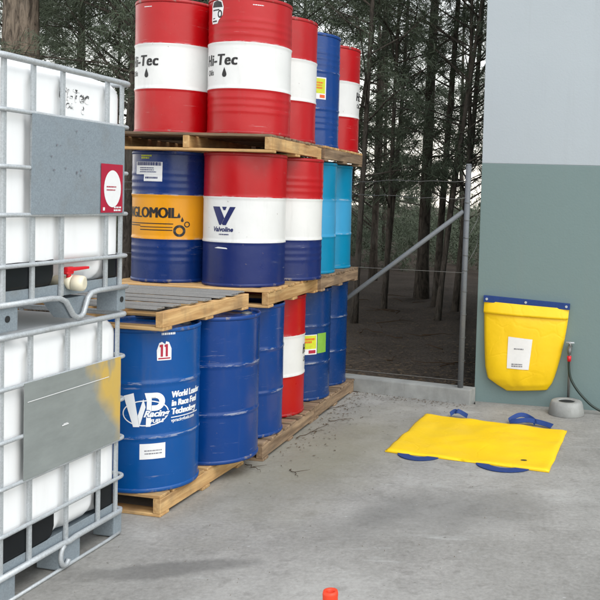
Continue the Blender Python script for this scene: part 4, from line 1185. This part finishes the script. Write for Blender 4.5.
def tree_meshes(seed, height, r0, nb, dens, zlo, lean, spread=1.0, wid=0.0026, bark='bark'):
    r = random.Random(seed)
    bt = bmesh.new(); pts = []; K = 16
    ph1, ph2 = r.uniform(0, 6), r.uniform(0, 6)
    for k in range(K + 1):
        u = k / K; z = height * u
        pts.append(Vector((lean[0] * z + 0.10 * math.sin(u * 5 + ph1) * u, lean[1] * z + 0.10 * math.sin(u * 4 + ph2) * u, z - (0.08 if k == 0 else 0))))
    rad = [max(0.012, r0 * (1 - 0.85 * k / K)) * (1.35 if k == 0 else 1) for k in range(K + 1)]
    tube(bt, pts, rad, 10)
    def at(z):
        u = max(0, min(0.999, z / height)) * K; i = int(u); return pts[i].lerp(pts[i + 1], u - i)
    bl, bc = bmesh.new(), bmesh.new()
    for b in range(nb):
        z = zlo + (height - zlo) * (b + r.random()) / nb
        p = at(z); a = r.uniform(0, 6.283); L = spread * r.uniform(0.7, 1.5) * (1.15 - 0.6 * z / height)
        rise = r.uniform(0.1, 0.9)
        d1 = Vector((math.cos(a), math.sin(a), rise)).normalized()
        m1 = p + d1 * L * 0.5; m2 = m1 + (d1 + Vector((r.gauss(0, .25), r.gauss(0, .25), r.uniform(-.2, .4)))).normalized() * L * 0.6
        tube(bl, [p, m1, m2], [r0 * 0.20 + 0.006, 0.011, 0.004], 5, cap=False)
        for q_ in range(dens):
            t = r.uniform(0.25, 1.05); o = p.lerp(m1, t * 2) if t < 0.5 else m1.lerp(m2, (t - 0.5) * 2)
            dd = (d1 + Vector((r.gauss(0, .8), r.gauss(0, .8), r.gauss(0, .5)))).normalized()
            tip = o + dd * r.uniform(0.1, 0.45)
            tube(bl, [o, tip], [0.004, 0.002], 3, cap=False)
            needle_spray(bc, tip, dd, r, 32, 0.21, wid)
    out = []
    for nm, bb, mt in (('trunk', bt, M[bark]), ('limbs', bl, M[bark]), ('crown', bc, M['needle'])):
        me = bpy.data.meshes.new(nm); bb.to_mesh(me); bb.free(); me.materials.append(mt)
        if nm != 'crown': me.polygons.foreach_set('use_smooth', [True] * len(me.polygons))
        out.append((nm, me))
    return out

V = [tree_meshes(101, 12, 0.110, 46, 7, 1.9, (0.022, 0.0), wid=0.0034),
     tree_meshes(102, 10, 0.048, 42, 7, 1.7, (0.060, 0.0), wid=0.0034),
     tree_meshes(103, 11, 0.060, 44, 7, 1.6, (0.035, 0.01), wid=0.0034),
     tree_meshes(104, 9, 0.040, 38, 7, 1.4, (-0.035, 0.0), wid=0.0034),
     tree_meshes(105, 9.5, 0.042, 40, 7, 1.5, (0.10, 0.0), wid=0.0034)]
V_FAR = [tree_meshes(201, 11, 0.075, 44, 7, 1.0, (0.02, 0), 1.3, 0.0075), tree_meshes(202, 10, 0.055, 40, 7, 0.8, (-0.03, 0), 1.3, 0.0075)]
V_BIG = tree_meshes(301, 11, 0.27, 26, 9, 3.9, (0.01, 0), 1.7, 0.0030, 'bark_brown')
V_LOW = tree_meshes(302, 9, 0.09, 56, 12, 2.4, (0.03, 0), 1.5, 0.0031)

def plant_tree(meshes, x, y, rz, label, sc=1.0, group='slender trees beyond the kerb', rot_crown=True):
    root = thing('casuarina_tree', label, 'tree', (x, y, 0.04), 0, group)
    for nm, me in meshes:
        o = link(nm, me, root); o.rotation_euler = (0, 0, rz)
        o.scale = (sc, sc, sc)
    return root

plant_tree(V[0], -0.47, 14.8, 0.0, 'thickest dark trunk among the slender trees right of the drums', 1.0)
plant_tree(V[3], -0.97, 12.9, math.pi, 'thin dark trunk with leaf litter at its foot, left of the thickest trunk', 1.0)
plant_tree(V[2], -0.20, 13.6, 0.0, 'dark trunk just right of the thickest trunk, behind the diagonal brace', 1.0)
plant_tree(V[4], -0.15, 12.0, 0.15, 'slim trunk leaning right in front of the thickest trunk', 1.0)
plant_tree(V[1], 0.10, 13.0, 0.1, 'leaning dark trunk closest to the building corner', 1.0)
plant_tree(V[1], -1.15, 15.4, 0.5, 'slim leaning trunk rising beside the far end of the top pallets', 1.0)
plant_tree(V_BIG, -5.02, 10.0, 0.0, 'stout brown barked tree behind the caged containers at far left', 1.0, 'trees behind the containers')
plant_tree(V_LOW, -4.05, 10.6, 0.3, 'bushy dark tree behind the stacked container, right of the stout brown tree', 1.0, 'trees behind the containers')
plant_tree(V_LOW, -3.15, 9.9, 2.2, 'bushy dark tree directly behind the leftmost top drum', 0.95, 'trees behind the containers')
plant_tree(V_LOW, -3.75, 11.6, 4.0, 'bushy tree behind the gap between stacked container and top drums', 1.05, 'trees behind the containers')
plant_tree(V_LOW, -4.55, 12.4, 1.2, 'bushy tree farther back, just right of the stout brown trunk', 1.1, 'trees behind the containers')
FARL = [('slender tree far back in the wood behind the white containers', 'far trees behind the containers'), ('slender tree far back in the wood behind the drum stacks', 'far trees behind the drum stacks'), ('slender tree far back in the wood between drum stacks and fence post', 'far trees between drums and post')]
rr = random.Random(5); placed = []
def far(y0, y1, n, meshes, lo, hi):
    c = 0; tries = 0
    while c < n and tries < 4000:
        tries += 1
        y = rr.uniform(y0, y1); x = rr.uniform(lo, hi) * y
        if any((x - a) ** 2 + (y - b) ** 2 < 0.55 ** 2 for a, b in placed): continue
        if x > 0.30 + 0.03 * (y - 7) and y < 17.5: continue
        placed.append((x, y)); c += 1
        lb_ = FARL[0] if x / y < -0.34 else (FARL[1] if x / y < -0.115 else FARL[2])
        plant_tree(rr.choice(meshes), x, y, rr.uniform(0, 6.28), lb_[0], rr.uniform(0.85, 1.15), lb_[1])
far(11.5, 16, 8, V, -0.62, 0.04)
far(16, 22, 13, V + V_FAR, -0.60, 0.04)
far(22, 32, 16, V_FAR, -0.60, 0.02)

# distant mass of undergrowth closing the view under the crowns
bm = bmesh.new(); rr = random.Random(9)
for k in range(7000):
    y = rr.uniform(20, 40); k_ = rr.uniform(-0.62, 0.16); x = k_ * y; z = 0.1 + (2.9 if k_ < -0.02 else 1.6) * (0.75 + 0.9 * noise.noise(Vector((x * 0.9, y * 0.5, 3)))) * rr.random() ** 1.3
    needle_spray(bm, Vector((x, y, z)), Vector((rr.uniform(-1, 1), rr.uniform(-1, 1), 0.8)), rr, 20, 0.26, 0.006)
tag(obj('far_undergrowth', bm, M['needle']), 'dark undergrowth closing the view deep in the wood', 'undergrowth', kind='stuff')
bm = bmesh.new()
for k in range(3000):
    y = rr.uniform(34, 48); k_ = rr.uniform(-0.64, 0.2); x = k_ * y; z = 0.2 + (4.0 if k_ < -0.02 else 2.2) * (0.75 + 0.9 * noise.noise(Vector((x * 0.6, y * 0.4, 8)))) * rr.random() ** 1.7
    needle_spray(bm, Vector((x, y, z)), Vector((rr.uniform(-1, 1), rr.uniform(-1, 1), 0.6)), rr, 20, 0.36, 0.010)
tag(obj('far_woodland', bm, M['needle']), 'far woodland mass behind the slender trees', 'woodland', kind='stuff')
